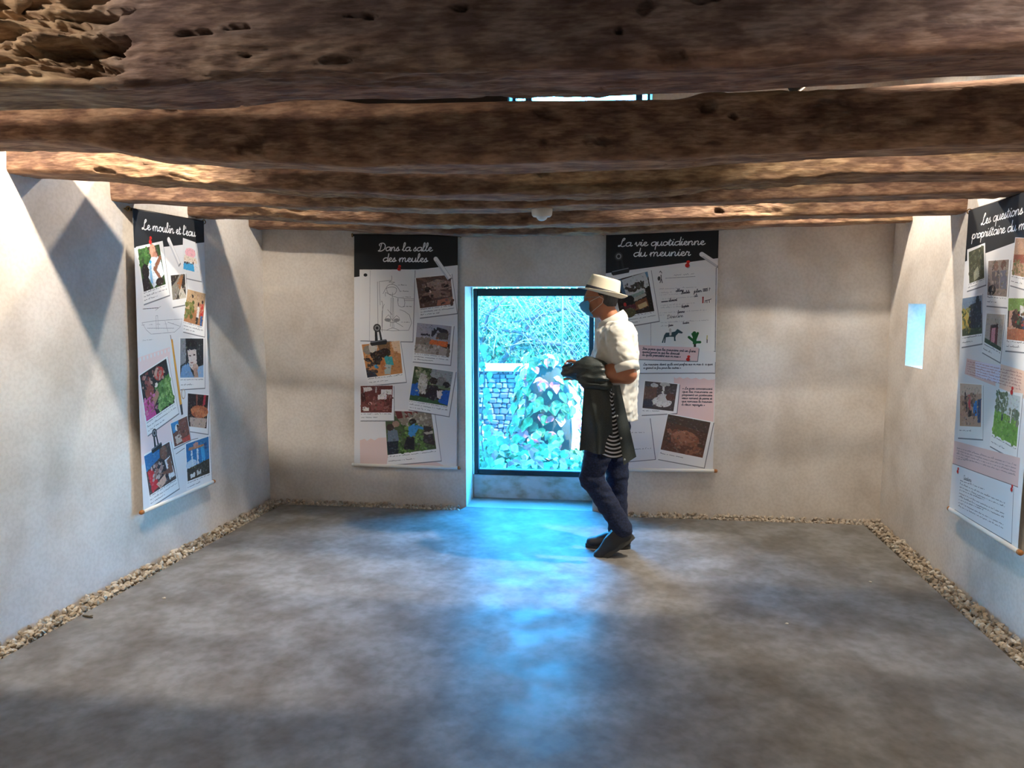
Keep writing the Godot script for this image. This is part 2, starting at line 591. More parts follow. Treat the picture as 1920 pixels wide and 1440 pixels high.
func beam_mesh(d: Dictionary) -> ArrayMesh:
	var n := FastNoiseLite.new()
	n.seed = d.sd
	n.frequency = 1.0
	n.fractal_octaves = 3
	var n1 := FastNoiseLite.new()
	n1.seed = d.sd + 50
	n1.frequency = 1.0
	n1.fractal_type = FastNoiseLite.FRACTAL_NONE
	var tint := FastNoiseLite.new()
	tint.seed = d.sd + 90
	tint.frequency = 1.0
	tint.fractal_octaves = 4
	var x0: float = d.x0
	var x1: float = d.x1
	var nu := int((x1 - x0) / float(d.step))
	var h: float = d.h
	var w: float = d.w
	var r: float = d.r
	# the section: a rounded rectangle, front is +z; start at the top of the back, go over the top, down the front, under
	var sec := []
	var nrm := []
	var parts := [[Vector2(-w + r, h), Vector2(-r, h), Vector2(0, 1)], [Vector2(0, h - r), Vector2(0, r), Vector2(1, 0)], [Vector2(-r, 0), Vector2(-w + r, 0), Vector2(0, -1)], [Vector2(-w, r), Vector2(-w, h - r), Vector2(-1, 0)]]
	var fine: float = d.fine
	for k in 4:
		var pa: Vector2 = parts[k][0]
		var pb: Vector2 = parts[k][1]
		var m := int(max(2.0, (pb - pa).length() / (fine if k in [1, 2] else 0.03)))
		for i in m + 1:
			sec.append(pa.lerp(pb, float(i) / m))
			nrm.append(parts[k][2])
		var nn: Vector2 = parts[k][2]
		var nx: Vector2 = parts[(k + 1) % 4][2]
		var cc: Vector2 = pb - nn * r
		var ma := 5
		for i in range(1, ma):
			var dd := nn.slerp(nx, float(i) / ma)
			sec.append(cc + dd * r)
			nrm.append(dd)
	var count := sec.size()
	var st := tool()
	st.set_smooth_group(0)
	var rot: float = d.get("rot", -9.0)
	for i in nu + 1:
		var x := lerpf(x0, x1, float(i) / nu)
		var yb := along_curve(d.bottom, x)
		var zf := lerpf(d.z0, d.z1, (x + 2.75) / 4.72)
		var hh: float = h
		if d.has("top"):
			hh = along_curve(d.top, x) - yb + 0.006
		for k in count + 1:
			var q: Vector2 = sec[k % count]
			var m2: Vector2 = nrm[k % count]
			var ly := q.y * hh / h
			var disp := n.get_noise_3d(x * 0.9, q.y * 3.0, q.x * 3.0) * 0.012
			disp += n.get_noise_3d(x * 3.0 + 9.0, q.y * 11.0, q.x * 11.0) * float(d.lump) * 0.6
			# cracks along the grain
			var c := 1.0 - absf(n1.get_noise_3d(x * 0.75, q.y * 17.0 + n.get_noise_2d(x * 1.5, 4.0), q.x * 17.0))
			var cm := clampf(n1.get_noise_3d(x * 0.9 + 30.0, q.y * 4.0, q.x * 4.0) * 2.0 - 0.15, 0.0, 1.0)
			disp -= smoothstep(0.93, 1.0, c) * cm * 0.007
			# worn, worm-eaten patches
			var worn: float = smoothstep(0.3, 0.6, n1.get_noise_3d(x * 0.8 + 70.0, q.y * 3.0, q.x * 3.0))
			if d.has("worn"):
				for wz in d.worn:
					worn = max(worn, smoothstep(wz[2], wz[2] * 0.4, absf(x - wz[0])) * float(wz[1]))
			var rag := n.get_noise_3d(x * 7.0, q.y * 34.0, q.x * 34.0)
			disp -= worn * (0.002 + rag * 0.011)
			var dark: float = 1.0
			if m2.x > 0.4 and d.has("holes"):
				for ho in d.holes:                     # x, height on the face, half width, half height, depth
					var e := Vector2((x - ho[0]) / ho[2], (ly - ho[1]) / ho[3]).length()
					if e < 1.5:
						e += n.get_noise_3d(x * 16.0, q.y * 30.0, 5.0) * 0.85
						disp -= smoothstep(1.0, 0.55, e) * float(ho[4])
						if ho.size() > 5:
							dark = min(dark, lerpf(ho[5], 1.0, smoothstep(0.7, 1.25, e)))
			if m2.x > 0.3 and d.has("rot_to"):         # the rotten end
				var amount := smoothstep(d.rot_to + 0.12, d.rot_to - 0.08, x + n.get_noise_2d(ly * 12.0, 3.0) * 0.12) * smoothstep(0.012, 0.05, ly)
				if amount > 0.0:
					var shelf := n.get_noise_3d(x * 4.0, ly * 26.0, 11.0)
					var shred := n.get_noise_3d(x * 13.0, ly * 60.0, 17.0)
					disp -= amount * (0.035 + shelf * 0.085 + shred * 0.03)
			var yy := yb + ly + m2.y * disp
			var zz := zf + q.x + m2.x * disp
			var tv := tint.get_noise_3d(x * 0.7, q.y * 5.0, q.x * 5.0)
			var tg := tint.get_noise_3d(x * 2.2 + 17.0, q.y * 12.0, q.x * 12.0)
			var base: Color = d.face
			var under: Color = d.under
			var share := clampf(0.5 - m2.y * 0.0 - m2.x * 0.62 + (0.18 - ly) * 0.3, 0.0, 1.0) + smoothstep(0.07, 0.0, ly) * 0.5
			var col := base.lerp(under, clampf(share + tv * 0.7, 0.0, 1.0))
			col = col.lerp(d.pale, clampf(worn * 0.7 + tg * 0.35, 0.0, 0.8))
			if d.has("rot_to"):
				col = col.lerp(Color(0.55, 0.40, 0.24), smoothstep(d.rot_to + 0.1, d.rot_to - 0.15, x) * 0.85)
			col = col.darkened(clampf(-tg * 0.35, 0.0, 0.3))
			col *= dark
			col.a = 1.0
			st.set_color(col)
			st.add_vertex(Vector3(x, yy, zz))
	var ring := count + 1
	for i in nu:
		for k in count:
			var a := i * ring + k
			for v in [a, a + ring, a + ring + 1, a, a + ring + 1, a + 1]:
				st.add_index(v)
	st.generate_normals()
	return st.commit()

func build_beams() -> void:
	var near := []
	near.append([[-1.62, 2.168], [-1.3, 2.152], [-0.87, 2.165], [-0.24, 2.158], [0.32, 2.155], [0.68, 2.165], [0.93, 2.173]])
	near.append([[-2.6, 2.185], [-2.22, 2.18], [-1.94, 2.166], [-1.6, 2.113], [-1.3, 2.089], [-0.81, 2.061], [-0.32, 2.055], [0.19, 2.059], [0.45, 2.072], [0.78, 2.078], [1.29, 2.089]])
	near.append([[-2.78, 2.186], [-2.47, 2.174], [-2.03, 2.136], [-1.77, 2.107], [-1.27, 2.075], [-0.79, 2.053], [-0.41, 2.044], [-0.09, 2.045], [0.24, 2.055], [0.57, 2.080], [0.99, 2.096], [1.63, 2.09]])
	near.append([[-2.75, 2.139], [-2.14, 2.117], [-1.53, 2.091], [-0.95, 2.067], [-0.49, 2.065], [-0.11, 2.074], [0.42, 2.083], [0.94, 2.09], [1.95, 2.104]])
	near.append([[-2.7, 2.13], [-2.27, 2.115], [-1.8, 2.08], [-1.11, 2.047], [-0.58, 2.036], [-0.13, 2.042], [0.49, 2.054], [1.09, 2.065], [1.93, 2.074]])
	near.append([[-2.66, 2.126], [-2.1, 2.118], [-1.49, 2.079], [-0.9, 2.049], [-0.52, 2.044], [-0.04, 2.052], [0.58, 2.066], [1.27, 2.091], [1.97, 2.1]])
	var top2 := [Vector2(-2.6, 2.345), Vector2(-2.21, 2.338), Vector2(-1.59, 2.315), Vector2(-0.98, 2.29), Vector2(-0.82, 2.268), Vector2(-0.32, 2.262), Vector2(0.20, 2.252), Vector2(0.34, 2.272), Vector2(0.44, 2.272), Vector2(0.77, 2.272), Vector2(1.28, 2.282), Vector2(1.9, 2.285)]
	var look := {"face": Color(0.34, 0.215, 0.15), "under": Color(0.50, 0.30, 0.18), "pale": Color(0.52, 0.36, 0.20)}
	var list := [
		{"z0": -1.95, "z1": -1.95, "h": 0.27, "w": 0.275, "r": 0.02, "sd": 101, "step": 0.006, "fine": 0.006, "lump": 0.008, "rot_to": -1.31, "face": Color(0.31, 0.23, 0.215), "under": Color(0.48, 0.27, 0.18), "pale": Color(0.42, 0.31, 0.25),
			"holes": [[-1.31, 0.105, 0.07, 0.026, 0.07, 0.75], [-1.43, 0.095, 0.16, 0.016, 0.06], [-1.36, 0.048, 0.07, 0.03, 0.05, 0.8], [-1.06, 0.118, 0.055, 0.007, 0.022, 0.5], [-0.94, 0.125, 0.035, 0.005, 0.02, 0.6], [-0.93, 0.055, 0.022, 0.006, 0.02, 0.5], [-0.70, 0.035, 0.055, 0.009, 0.014, 0.6], [-0.62, 0.14, 0.05, 0.006, 0.02, 0.6], [-0.36, 0.155, 0.03, 0.008, 0.02, 0.5], [0.02, 0.085, 0.012, 0.008, 0.02, 0.5], [0.23, 0.15, 0.045, 0.01, 0.025, 0.5], [0.08, 0.13, 0.02, 0.02, 0.012, 0.55], [0.16, 0.02, 0.05, 0.012, 0.02, 0.6]],
			"label": "nearest and thickest old timber beam, its left end rotten and hollowed"},
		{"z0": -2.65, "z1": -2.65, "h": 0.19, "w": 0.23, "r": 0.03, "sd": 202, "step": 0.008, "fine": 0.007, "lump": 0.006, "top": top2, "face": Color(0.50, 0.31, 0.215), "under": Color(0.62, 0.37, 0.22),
			"holes": [[-1.55, 0.16, 0.03, 0.012, 0.03, 0.5], [-1.25, 0.05, 0.05, 0.03, 0.01, 0.5], [-0.20, 0.155, 0.05, 0.02, 0.012, 0.55], [-0.02, 0.06, 0.05, 0.014, 0.014, 0.45], [0.32, 0.16, 0.03, 0.018, 0.02, 0.45], [0.40, 0.12, 0.012, 0.008, 0.02, 0.4], [0.72, 0.10, 0.085, 0.05, -0.010, 0.62], [0.97, 0.08, 0.055, 0.014, 0.01, 0.65], [1.12, 0.14, 0.02, 0.02, 0.008, 0.7], [-0.22, 0.07, 0.015, 0.012, 0.012, 0.5]],
			"label": "second timber beam from the front, sagging and marked with dark knots"},
		{"z0": -3.36, "z1": -3.33, "h": 0.21, "w": 0.23, "r": 0.022, "sd": 303, "step": 0.009, "fine": 0.008, "lump": 0.007, "worn": [[-2.0, 0.9, 0.5], [0.55, 1.0, 0.65]],
			"holes": [[0.69, 0.10, 0.025, 0.022, 0.05, 0.4], [-2.3, 0.02, 0.05, 0.01, 0.02, 0.5], [-0.28, 0.08, 0.05, 0.012, 0.02, 0.4], [-1.55, 0.09, 0.05, 0.03, 0.012, 0.55]],
			"label": "third timber beam, lit cracked and worm-eaten near both ends"},
		{"z0": -4.05, "z1": -3.98, "h": 0.22, "w": 0.21, "r": 0.018, "sd": 404, "step": 0.011, "fine": 0.012, "lump": 0.005, "worn": [[-1.2, 0.7, 0.5]], "label": "fourth timber beam, which carries the white motion sensor"},
		{"z0": -4.77, "z1": -4.59, "h": 0.22, "w": 0.22, "r": 0.022, "sd": 505, "step": 0.011, "fine": 0.010, "lump": 0.006, "worn": [[0.9, 0.6, 0.5], [-2.1, 0.8, 0.4]],
			"holes": [[0.63, 0.05, 0.03, 0.015, 0.03, 0.4], [-0.5, 0.05, 0.04, 0.01, 0.015, 0.5]], "label": "fifth timber beam, brightly lit to the right of the sensor"},
		{"z0": -5.54, "z1": -5.38, "h": 0.22, "w": 0.17, "r": 0.018, "sd": 606, "step": 0.012, "fine": 0.012, "lump": 0.005, "label": "last timber beam, running close along the back wall"},
	]
	for i in list.size():
		var d: Dictionary = list[i]
		for k in look:
			if not d.has(k):
				d[k] = look[k]
		var curve := []
		for p in near[i]:
			curve.append(Vector2(p[0], p[1]))
		d.bottom = curve
		d.x0 = lerpf(-3.14, -2.65, (2.8 - d.z0) / 8.53) - 0.06
		d.x1 = 1.98 + 0.05
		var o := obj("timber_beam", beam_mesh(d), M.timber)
		tag(o, d.label, "beam", "old timber ceiling beams")


# ---------------------------------------------------------------- printed cloth: a small drawing board in millimetres
const PX := 1.15
var board: Image
var glyphs := {}

func mm(a: Array) -> PackedVector2Array:
	var out := PackedVector2Array()
	for i in range(0, a.size(), 2):
		out.append(Vector2(a[i], a[i + 1]))
	return out

func fill(poly: PackedVector2Array, col: Color) -> void:
	# scan-line fill, points in millimetres
	var lo := 1e9
	var hi := -1e9
	var pts := PackedVector2Array()
	for p in poly:
		var q := p * PX
		pts.append(q)
		lo = min(lo, q.y)
		hi = max(hi, q.y)
	var h := board.get_height()
	var n := pts.size()
	for y in range(max(0, int(floor(lo))), min(h, int(ceil(hi)) + 1)):
		var yc := y + 0.5
		var xs := []
		for i in n:
			var a := pts[i]
			var b := pts[(i + 1) % n]
			if (a.y <= yc) != (b.y <= yc):
				xs.append(a.x + (yc - a.y) / (b.y - a.y) * (b.x - a.x))
		xs.sort()
		for k in range(0, xs.size() - 1, 2):
			var x0 := int(round(xs[k]))
			var x1 := int(round(xs[k + 1]))
			if x1 > x0:
				if col.a < 0.99:
					for x in range(max(0, x0), min(board.get_width(), x1)):
						board.set_pixel(x, y, board.get_pixel(x, y).lerp(Color(col.r, col.g, col.b), col.a))
				else:
					board.fill_rect(Rect2i(x0, y, x1 - x0, 1), col)

func oval(c: Vector2, rx: float, ry: float, col: Color, turn := 0.0, n := 18) -> void:
	var p := PackedVector2Array()
	for k in n:
		p.append(c + Vector2(cos(TAU * k / n) * rx, sin(TAU * k / n) * ry).rotated(turn))
	fill(p, col)

func stroke(pts: PackedVector2Array, w: float, col: Color) -> void:
	for i in pts.size() - 1:
		var d := (pts[i + 1] - pts[i])
		if d.length() < 0.001:
			continue
		var s := d.normalized().orthogonal() * w * 0.5
		var e := d.normalized() * w * 0.2
		fill(PackedVector2Array([pts[i] + s - e, pts[i + 1] + s + e, pts[i + 1] - s + e, pts[i] - s - e]), col)
		if w > 3.0:
			oval(pts[i + 1], w * 0.5, w * 0.5, col, 0.0, 10)

func smooth_line(p: PackedVector2Array, steps := 4) -> PackedVector2Array:
	if p.size() < 3:
		return p
	var out := PackedVector2Array()
	for i in p.size() - 1:
		var a := p[max(i - 1, 0)]
		var d := p[min(i + 2, p.size() - 1)]
		for k in steps:
			out.append(p[i].cubic_interpolate(p[i + 1], a, d, float(k) / steps))
	out.append(p[-1])
	return out

func make_glyphs() -> void:
	# school handwriting: advance | strokes of x,y points, x-height 1
	var src := """a 1.15|1,.85 .7,1 .25,.85 .1,.4 .35,0 .75,.15 1,.6 1,.95 .98,.3 1.12,0 1.35,.2
b 1|0,.2 .45,1.5 .45,2.1 .25,2 .2,.8 .3,.1 .65,.05 .85,.5 .7,.9 1.05,.85
c .9|.8,.8 .55,1 .2,.8 .1,.4 .3,.03 .65,.03 1,.3
d 1.15|1,.85 .7,1 .25,.85 .1,.4 .35,0 .75,.15 1,.6 1.05,2.1;1.02,1.4 1,.25 1.12,0 1.35,.2
e .85|0,.25 .5,.55 .65,.85 .42,1 .17,.75 .2,.25 .5,0 .8,.1 1,.3
f .8|0,.2 .5,1.4 .55,2 .35,2 .3,1 .25,-.8 .4,-.8 .4,0 .9,.25
g 1.1|1,.85 .7,1 .25,.85 .1,.4 .35,0 .75,.15 1,.7 .95,-.7 .6,-1 .4,-.7 1.3,.25
h 1.1|0,.2 .45,1.5 .42,2.1 .22,2 .2,0;.2,.5 .55,1 .85,.85 .85,.25 1,0 1.25,.2
i .55|0,.2 .25,1 .25,.25 .4,0 .7,.25;.3,1.45 .36,1.55
j .5|0,.2 .3,1 .28,-.6 .1,-1 0,-.7 .6,.25;.34,1.45 .4,1.55
k 1|0,.2 .45,1.5 .42,2.1 .22,2 .2,0;.75,.95 .3,.5 .75,.1 1.1,.2
l .65|0,.2 .45,1.4 .45,2.1 .22,2 .2,.4 .38,0 .75,.25
m 1.7|0,.3 .15,.95 .2,.6 .2,0;.2,.5 .5,1 .75,.85 .75,0;.75,.5 1.05,1 1.3,.85 1.3,.25 1.45,0 1.8,.25
n 1.15|0,.3 .15,.95 .2,.6 .2,0;.2,.5 .5,1 .78,.85 .78,.25 .92,0 1.25,.25
o 1|.75,.9 .45,1 .15,.75 .15,.25 .45,0 .8,.25 .85,.7 .6,.95 .8,.8 1.15,.85
p 1.05|0,.2 .2,1 .2,.3 .2,-1;.2,.5 .5,1 .85,.8 .85,.3 .55,0 .3,.15;.6,.02 1.15,.2
q 1.1|1,.85 .7,1 .25,.85 .1,.4 .35,0 .75,.15 1,.9;1,.95 1,-1;1,-.1 1.3,.25
r .8|0,.25 .25,1.05 .4,.9 .7,.88 .6,.3 .75,0 1,.25
s .75|0,.2 .4,1 .45,.7 .6,.35 .4,0 .1,.1;.45,.03 .85,.25
t .65|0,.2 .25,.9 .28,1.6;.28,1.5 .25,.3 .4,0 .75,.25;.05,1.15 .55,1.2
u 1.15|0,.3 .2,1 .2,.3 .4,0 .75,.2 .9,1;.9,1 .9,.25 1.05,0 1.3,.25
v 1|0,.4 .2,1 .35,.3 .5,0 .8,.6 .85,1 1.1,.85
x .95|.05,.85 .35,.9 .5,.2 .9,.15;.85,.95 .1,.05
y 1.1|0,.3 .2,1 .2,.3 .4,0 .75,.2 .9,1;.9,1 .9,-.7 .6,-1 .4,-.7 1.25,.25
z .8|.1,.9 .7,.95 .15,.1 .6,.1 .95,.25
' .35|.22,2 .27,1.55
, .4|.15,.1 .05,-.3
. .4|.1,.05 .15,0
? .7|.1,1.5 .4,1.9 .6,1.4 .3,.8 .3,.5;.3,.1 .32,0
« .8|.35,.8 .1,.5 .35,.2;.65,.8 .4,.5 .65,.2
» .8|.1,.8 .35,.5 .1,.2;.4,.8 .65,.5 .4,.2
é .85|0,.25 .5,.55 .65,.85 .42,1 .17,.75 .2,.25 .5,0 .8,.1 1,.3;.45,1.25 .7,1.6
à 1.15|1,.85 .7,1 .25,.85 .1,.4 .35,0 .75,.15 1,.6 1,.95 .98,.3 1.12,0 1.35,.2;.5,1.6 .75,1.25
L 1.3|.45,1.3 .8,1.6 1,1.95 .85,2.15 .62,1.9 .55,1.2 .42,.4 .18,0 -.05,.08 .1,.28 .45,.1 .8,-.08 1.25,.15
D 1.65|.6,1.95 .5,1 .4,.2 .1,0 .2,-.1 .8,-.05 1.4,.5 1.45,1.4 1,2 .4,1.95 .1,1.6 .25,1.3
I .8|.1,1.7 .45,2 .5,1 .4,.1 .1,.1 .7,.1
Q 1.4|.9,1.9 .3,1.8 .1,.9 .4,0 1,.1 1.3,1 1,1.9 .7,1.8;.7,.4 1.4,-.1
A 1.3|.0,.1 .4,.4 .9,2.1;.9,2.1 .95,.3 1.1,0 1.4,.25;.4,.9 .95,.9
S 1|.9,1.7 .6,2.1 .3,1.6 .7,1 .7,.2 .3,-.05 .05,.3
1 .6|.1,1.3 .35,1.9 .35,0
8 .9|.6,1.8 .3,1.8 .25,1.3 .6,.9 .65,.2 .35,0 .15,.4 .6,1.1 .65,1.6 .5,1.85
5 .8|.6,1.8 .25,1.8 .2,1.1 .5,1.1 .6,.4 .3,0 .1,.2"""
	for line in src.split("\n"):
		var t := line.strip_edges()
		var ch := t.substr(0, 1)
		var rest := t.substr(2)
		var two := rest.split("|")
		var strokes := []
		for s in two[1].split(";"):
			var p := PackedVector2Array()
			for xy in s.split(" "):
				var v := xy.split(",")
				p.append(Vector2(float(v[0]), float(v[1])))
			strokes.append(smooth_line(p))
		glyphs[ch] = [float(two[0]), strokes]

func write(text: String, a: Vector2, b: Vector2, xh: float, w: float, col: Color) -> void:
	# handwriting from a to b on its baseline; the letters are stretched to fit
	var total := 0.0
	for ch in text:
		total += glyphs[ch][0] if glyphs.has(ch) else 0.65
	var dir := (b - a).normalized()
	var up := Vector2(dir.y, -dir.x)
	var k := (b - a).length() / total
	var x := 0.0
	for ch in text:
		if glyphs.has(ch):
			for s in glyphs[ch][1]:
				var p := PackedVector2Array()
				for q in s:
					p.append(a + dir * ((x + q.x) * k + q.y * xh * 0.16) + up * q.y * xh)
				stroke(p, w, col)
			x += glyphs[ch][0]
		else:
			x += 0.65

func scribble(a: Vector2, b: Vector2, xh: float, w: float, col: Color, sd: int) -> void:
	# a line of writing too small to read
	var r := RandomNumberGenerator.new()
	r.seed = sd
	var p := PackedVector2Array()
	var n := int((b - a).length() / (xh * 0.8))
	var up := Vector2((b - a).normalized().y, -(b - a).normalized().x)
	for i in n:
		if r.randf() < 0.16 and p.size() > 1:
			stroke(p, w, col)
			p = PackedVector2Array()
			continue
		var h := xh * (r.randf() * 0.5 + (0.6 if i % 2 else 0.0))
		if r.randf() < 0.12:
			h *= 2.0
		p.append(a.lerp(b, float(i) / n) + up * h)
	if p.size() > 1:
		stroke(p, w, col)

func on_quad(q: PackedVector2Array, s: float, t: float) -> Vector2:
	return q[0].lerp(q[1], s).lerp(q[3].lerp(q[2], s), t)

func picture(q: PackedVector2Array, spec: String, sd: int) -> void:
	# spec lines: p colour x,y ... | e colour cx,cy,rx,ry | n colour colour x0,y0,x1,y1,count,size
	var r := RandomNumberGenerator.new()
	r.seed = sd
	var w := (q[1] - q[0]).length()
	var h := (q[3] - q[0]).length()
	var turn := (q[1] - q[0]).angle()
	for item in spec.split(";"):
		var f := item.strip_edges().split(" ")
		if f[0] == "p":
			var poly := PackedVector2Array()
			for k in range(2, f.size()):
				var v := f[k].split(",")
				poly.append(on_quad(q, float(v[0]) / 100.0, float(v[1]) / 100.0))
			fill(poly, Color(f[1]))
		elif f[0] == "e":
			var v := f[2].split(",")
			oval(on_quad(q, float(v[0]) / 100.0, float(v[1]) / 100.0), float(v[2]) * w / 100.0, float(v[3]) * h / 100.0, Color(f[1]), turn)
		elif f[0] == "n":
			var v := ",".join(f.slice(3)).split(",")
			for k in int(v[4]):
				var s := lerpf(float(v[0]), float(v[2]), r.randf()) / 100.0
				var t := lerpf(float(v[1]), float(v[3]), r.randf()) / 100.0
				var z := float(v[5]) * (0.5 + r.randf()) * w / 100.0
				oval(on_quad(q, clampf(s, 0.02, 0.98), clampf(t, 0.02, 0.98)), z, z * (0.4 + r.randf() * 0.6), Color(f[1]).lerp(Color(f[2]), r.randf()), r.randf() * 3.0, 8)

	# the grain and blur of a photograph: daubs that take up the colour under them
	for k in 420:
		var s2 := 0.03 + r.randf() * 0.94
		var t2 := 0.03 + r.randf() * 0.94
		var p2 := on_quad(q, s2, t2)
		var x := clampi(int(p2.x * PX), 0, board.get_width() - 1)
		var y := clampi(int(p2.y * PX), 0, board.get_height() - 1)
		var c := board.get_pixel(x, y)
		var g := (r.randf() - 0.5) * 0.34
		c = c.lightened(g) if g > 0.0 else c.darkened(-g)
		c = c.lerp(Color(r.randf(), r.randf(), r.randf()), 0.05)
		c.a = 1.0
		var z2 := w * (0.008 + r.randf() * 0.026)
		oval(p2 + Vector2(r.randf() - 0.5, r.randf() - 0.5) * w * 0.025, z2, z2 * (0.35 + r.randf() * 0.5), c, turn + (r.randf() - 0.5) * 2.0, 7)

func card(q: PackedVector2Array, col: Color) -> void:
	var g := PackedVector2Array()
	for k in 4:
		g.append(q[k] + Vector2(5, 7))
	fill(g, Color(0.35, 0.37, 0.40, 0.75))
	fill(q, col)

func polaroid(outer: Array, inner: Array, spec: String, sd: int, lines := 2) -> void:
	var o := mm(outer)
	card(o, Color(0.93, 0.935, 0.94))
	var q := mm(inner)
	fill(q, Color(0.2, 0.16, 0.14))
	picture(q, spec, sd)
	var base_l := q[3].lerp(o[3], 0.28)
	var base_r := q[2].lerp(o[2], 0.28)
	for k in lines:
		var t := (k + 0.55) / (lines + 0.3)
		var a := q[3].lerp(o[3] + (q[2] - q[3]) * 0.05, t)
		var b := q[2].lerp(o[2] - (q[2] - q[3]) * 0.02, t)
		scribble(a, a.lerp(b, 1.0 if k < lines - 1 else 0.55), 6.0, 2.0, Color(0.25, 0.25, 0.3), sd * 7 + k)

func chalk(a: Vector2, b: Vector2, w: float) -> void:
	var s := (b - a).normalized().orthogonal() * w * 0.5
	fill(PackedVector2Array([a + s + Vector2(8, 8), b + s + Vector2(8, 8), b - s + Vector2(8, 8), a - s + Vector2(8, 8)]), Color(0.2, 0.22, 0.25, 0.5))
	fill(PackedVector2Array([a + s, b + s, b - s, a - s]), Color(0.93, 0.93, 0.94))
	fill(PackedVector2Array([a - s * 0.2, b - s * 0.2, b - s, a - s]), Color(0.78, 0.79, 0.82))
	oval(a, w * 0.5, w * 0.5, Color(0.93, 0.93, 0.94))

func pin(at: Vector2, s := 1.0) -> void:
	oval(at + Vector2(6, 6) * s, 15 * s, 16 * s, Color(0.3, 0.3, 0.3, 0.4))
	oval(at, 17 * s, 16 * s, Color(0.78, 0.10, 0.07))
	oval(at + Vector2(6, -26) * s, 14 * s, 12 * s, Color(0.86, 0.16, 0.1))
	oval(at + Vector2(4, -14) * s, 9 * s, 12 * s, Color(0.72, 0.09, 0.07))

func clip(at: Vector2, turn: float, s := 1.0) -> void:
	# a black bulldog clip with a ring
	var t := Transform2D(turn, at)
	var sc := func(a: Array) -> PackedVector2Array:
		var out := PackedVector2Array()
		for p in mm(a):
			out.append(t * (p * s))
		return out
	fill(sc.call([-22, -80, -4, -82, -6, 0, -28, 0]), Color(0.12, 0.13, 0.15))
	fill(sc.call([8, -82, 22, -78, 30, 0, 14, 0]), Color(0.16, 0.17, 0.19))
	oval(t * (Vector2(-2, -98) * s), 30 * s, 32 * s, Color(0.22, 0.23, 0.25))
	oval(t * (Vector2(-2, -98) * s), 20 * s, 21 * s, Color(0.55, 0.56, 0.58))
	oval(t * (Vector2(-2, -98) * s), 11 * s, 12 * s, Color(0.12, 0.13, 0.15))
	fill(sc.call([-64, 2, 60, -6, 66, 12, 58, 32, -58, 36, -68, 22]), Color(0.13, 0.14, 0.16))
	fill(sc.call([-62, 4, 58, -4, 60, 2, -62, 12]), Color(0.45, 0.46, 0.5))

func fresh(header: Array) -> void:
	board = Image.create(int(800 * PX), int(1780 * PX), false, Image.FORMAT_RGB8)
	board.fill(Color(0.90, 0.905, 0.915))
	fill(mm([-5, -5, 805, -5] + header), Color(0.082, 0.10, 0.125))

func cloth() -> StandardMaterial3D:
	board.resize(600, 1335, Image.INTERPOLATE_LANCZOS)
	board.generate_mipmaps()
	var m := StandardMaterial3D.new()
	m.albedo_texture = ImageTexture.create_from_image(board)
	m.roughness = 0.75
	m.texture_repeat = false
	return m


const INK := Color(0.2, 0.2, 0.26)
const WHITE_INK := Color(0.93, 0.94, 0.95)

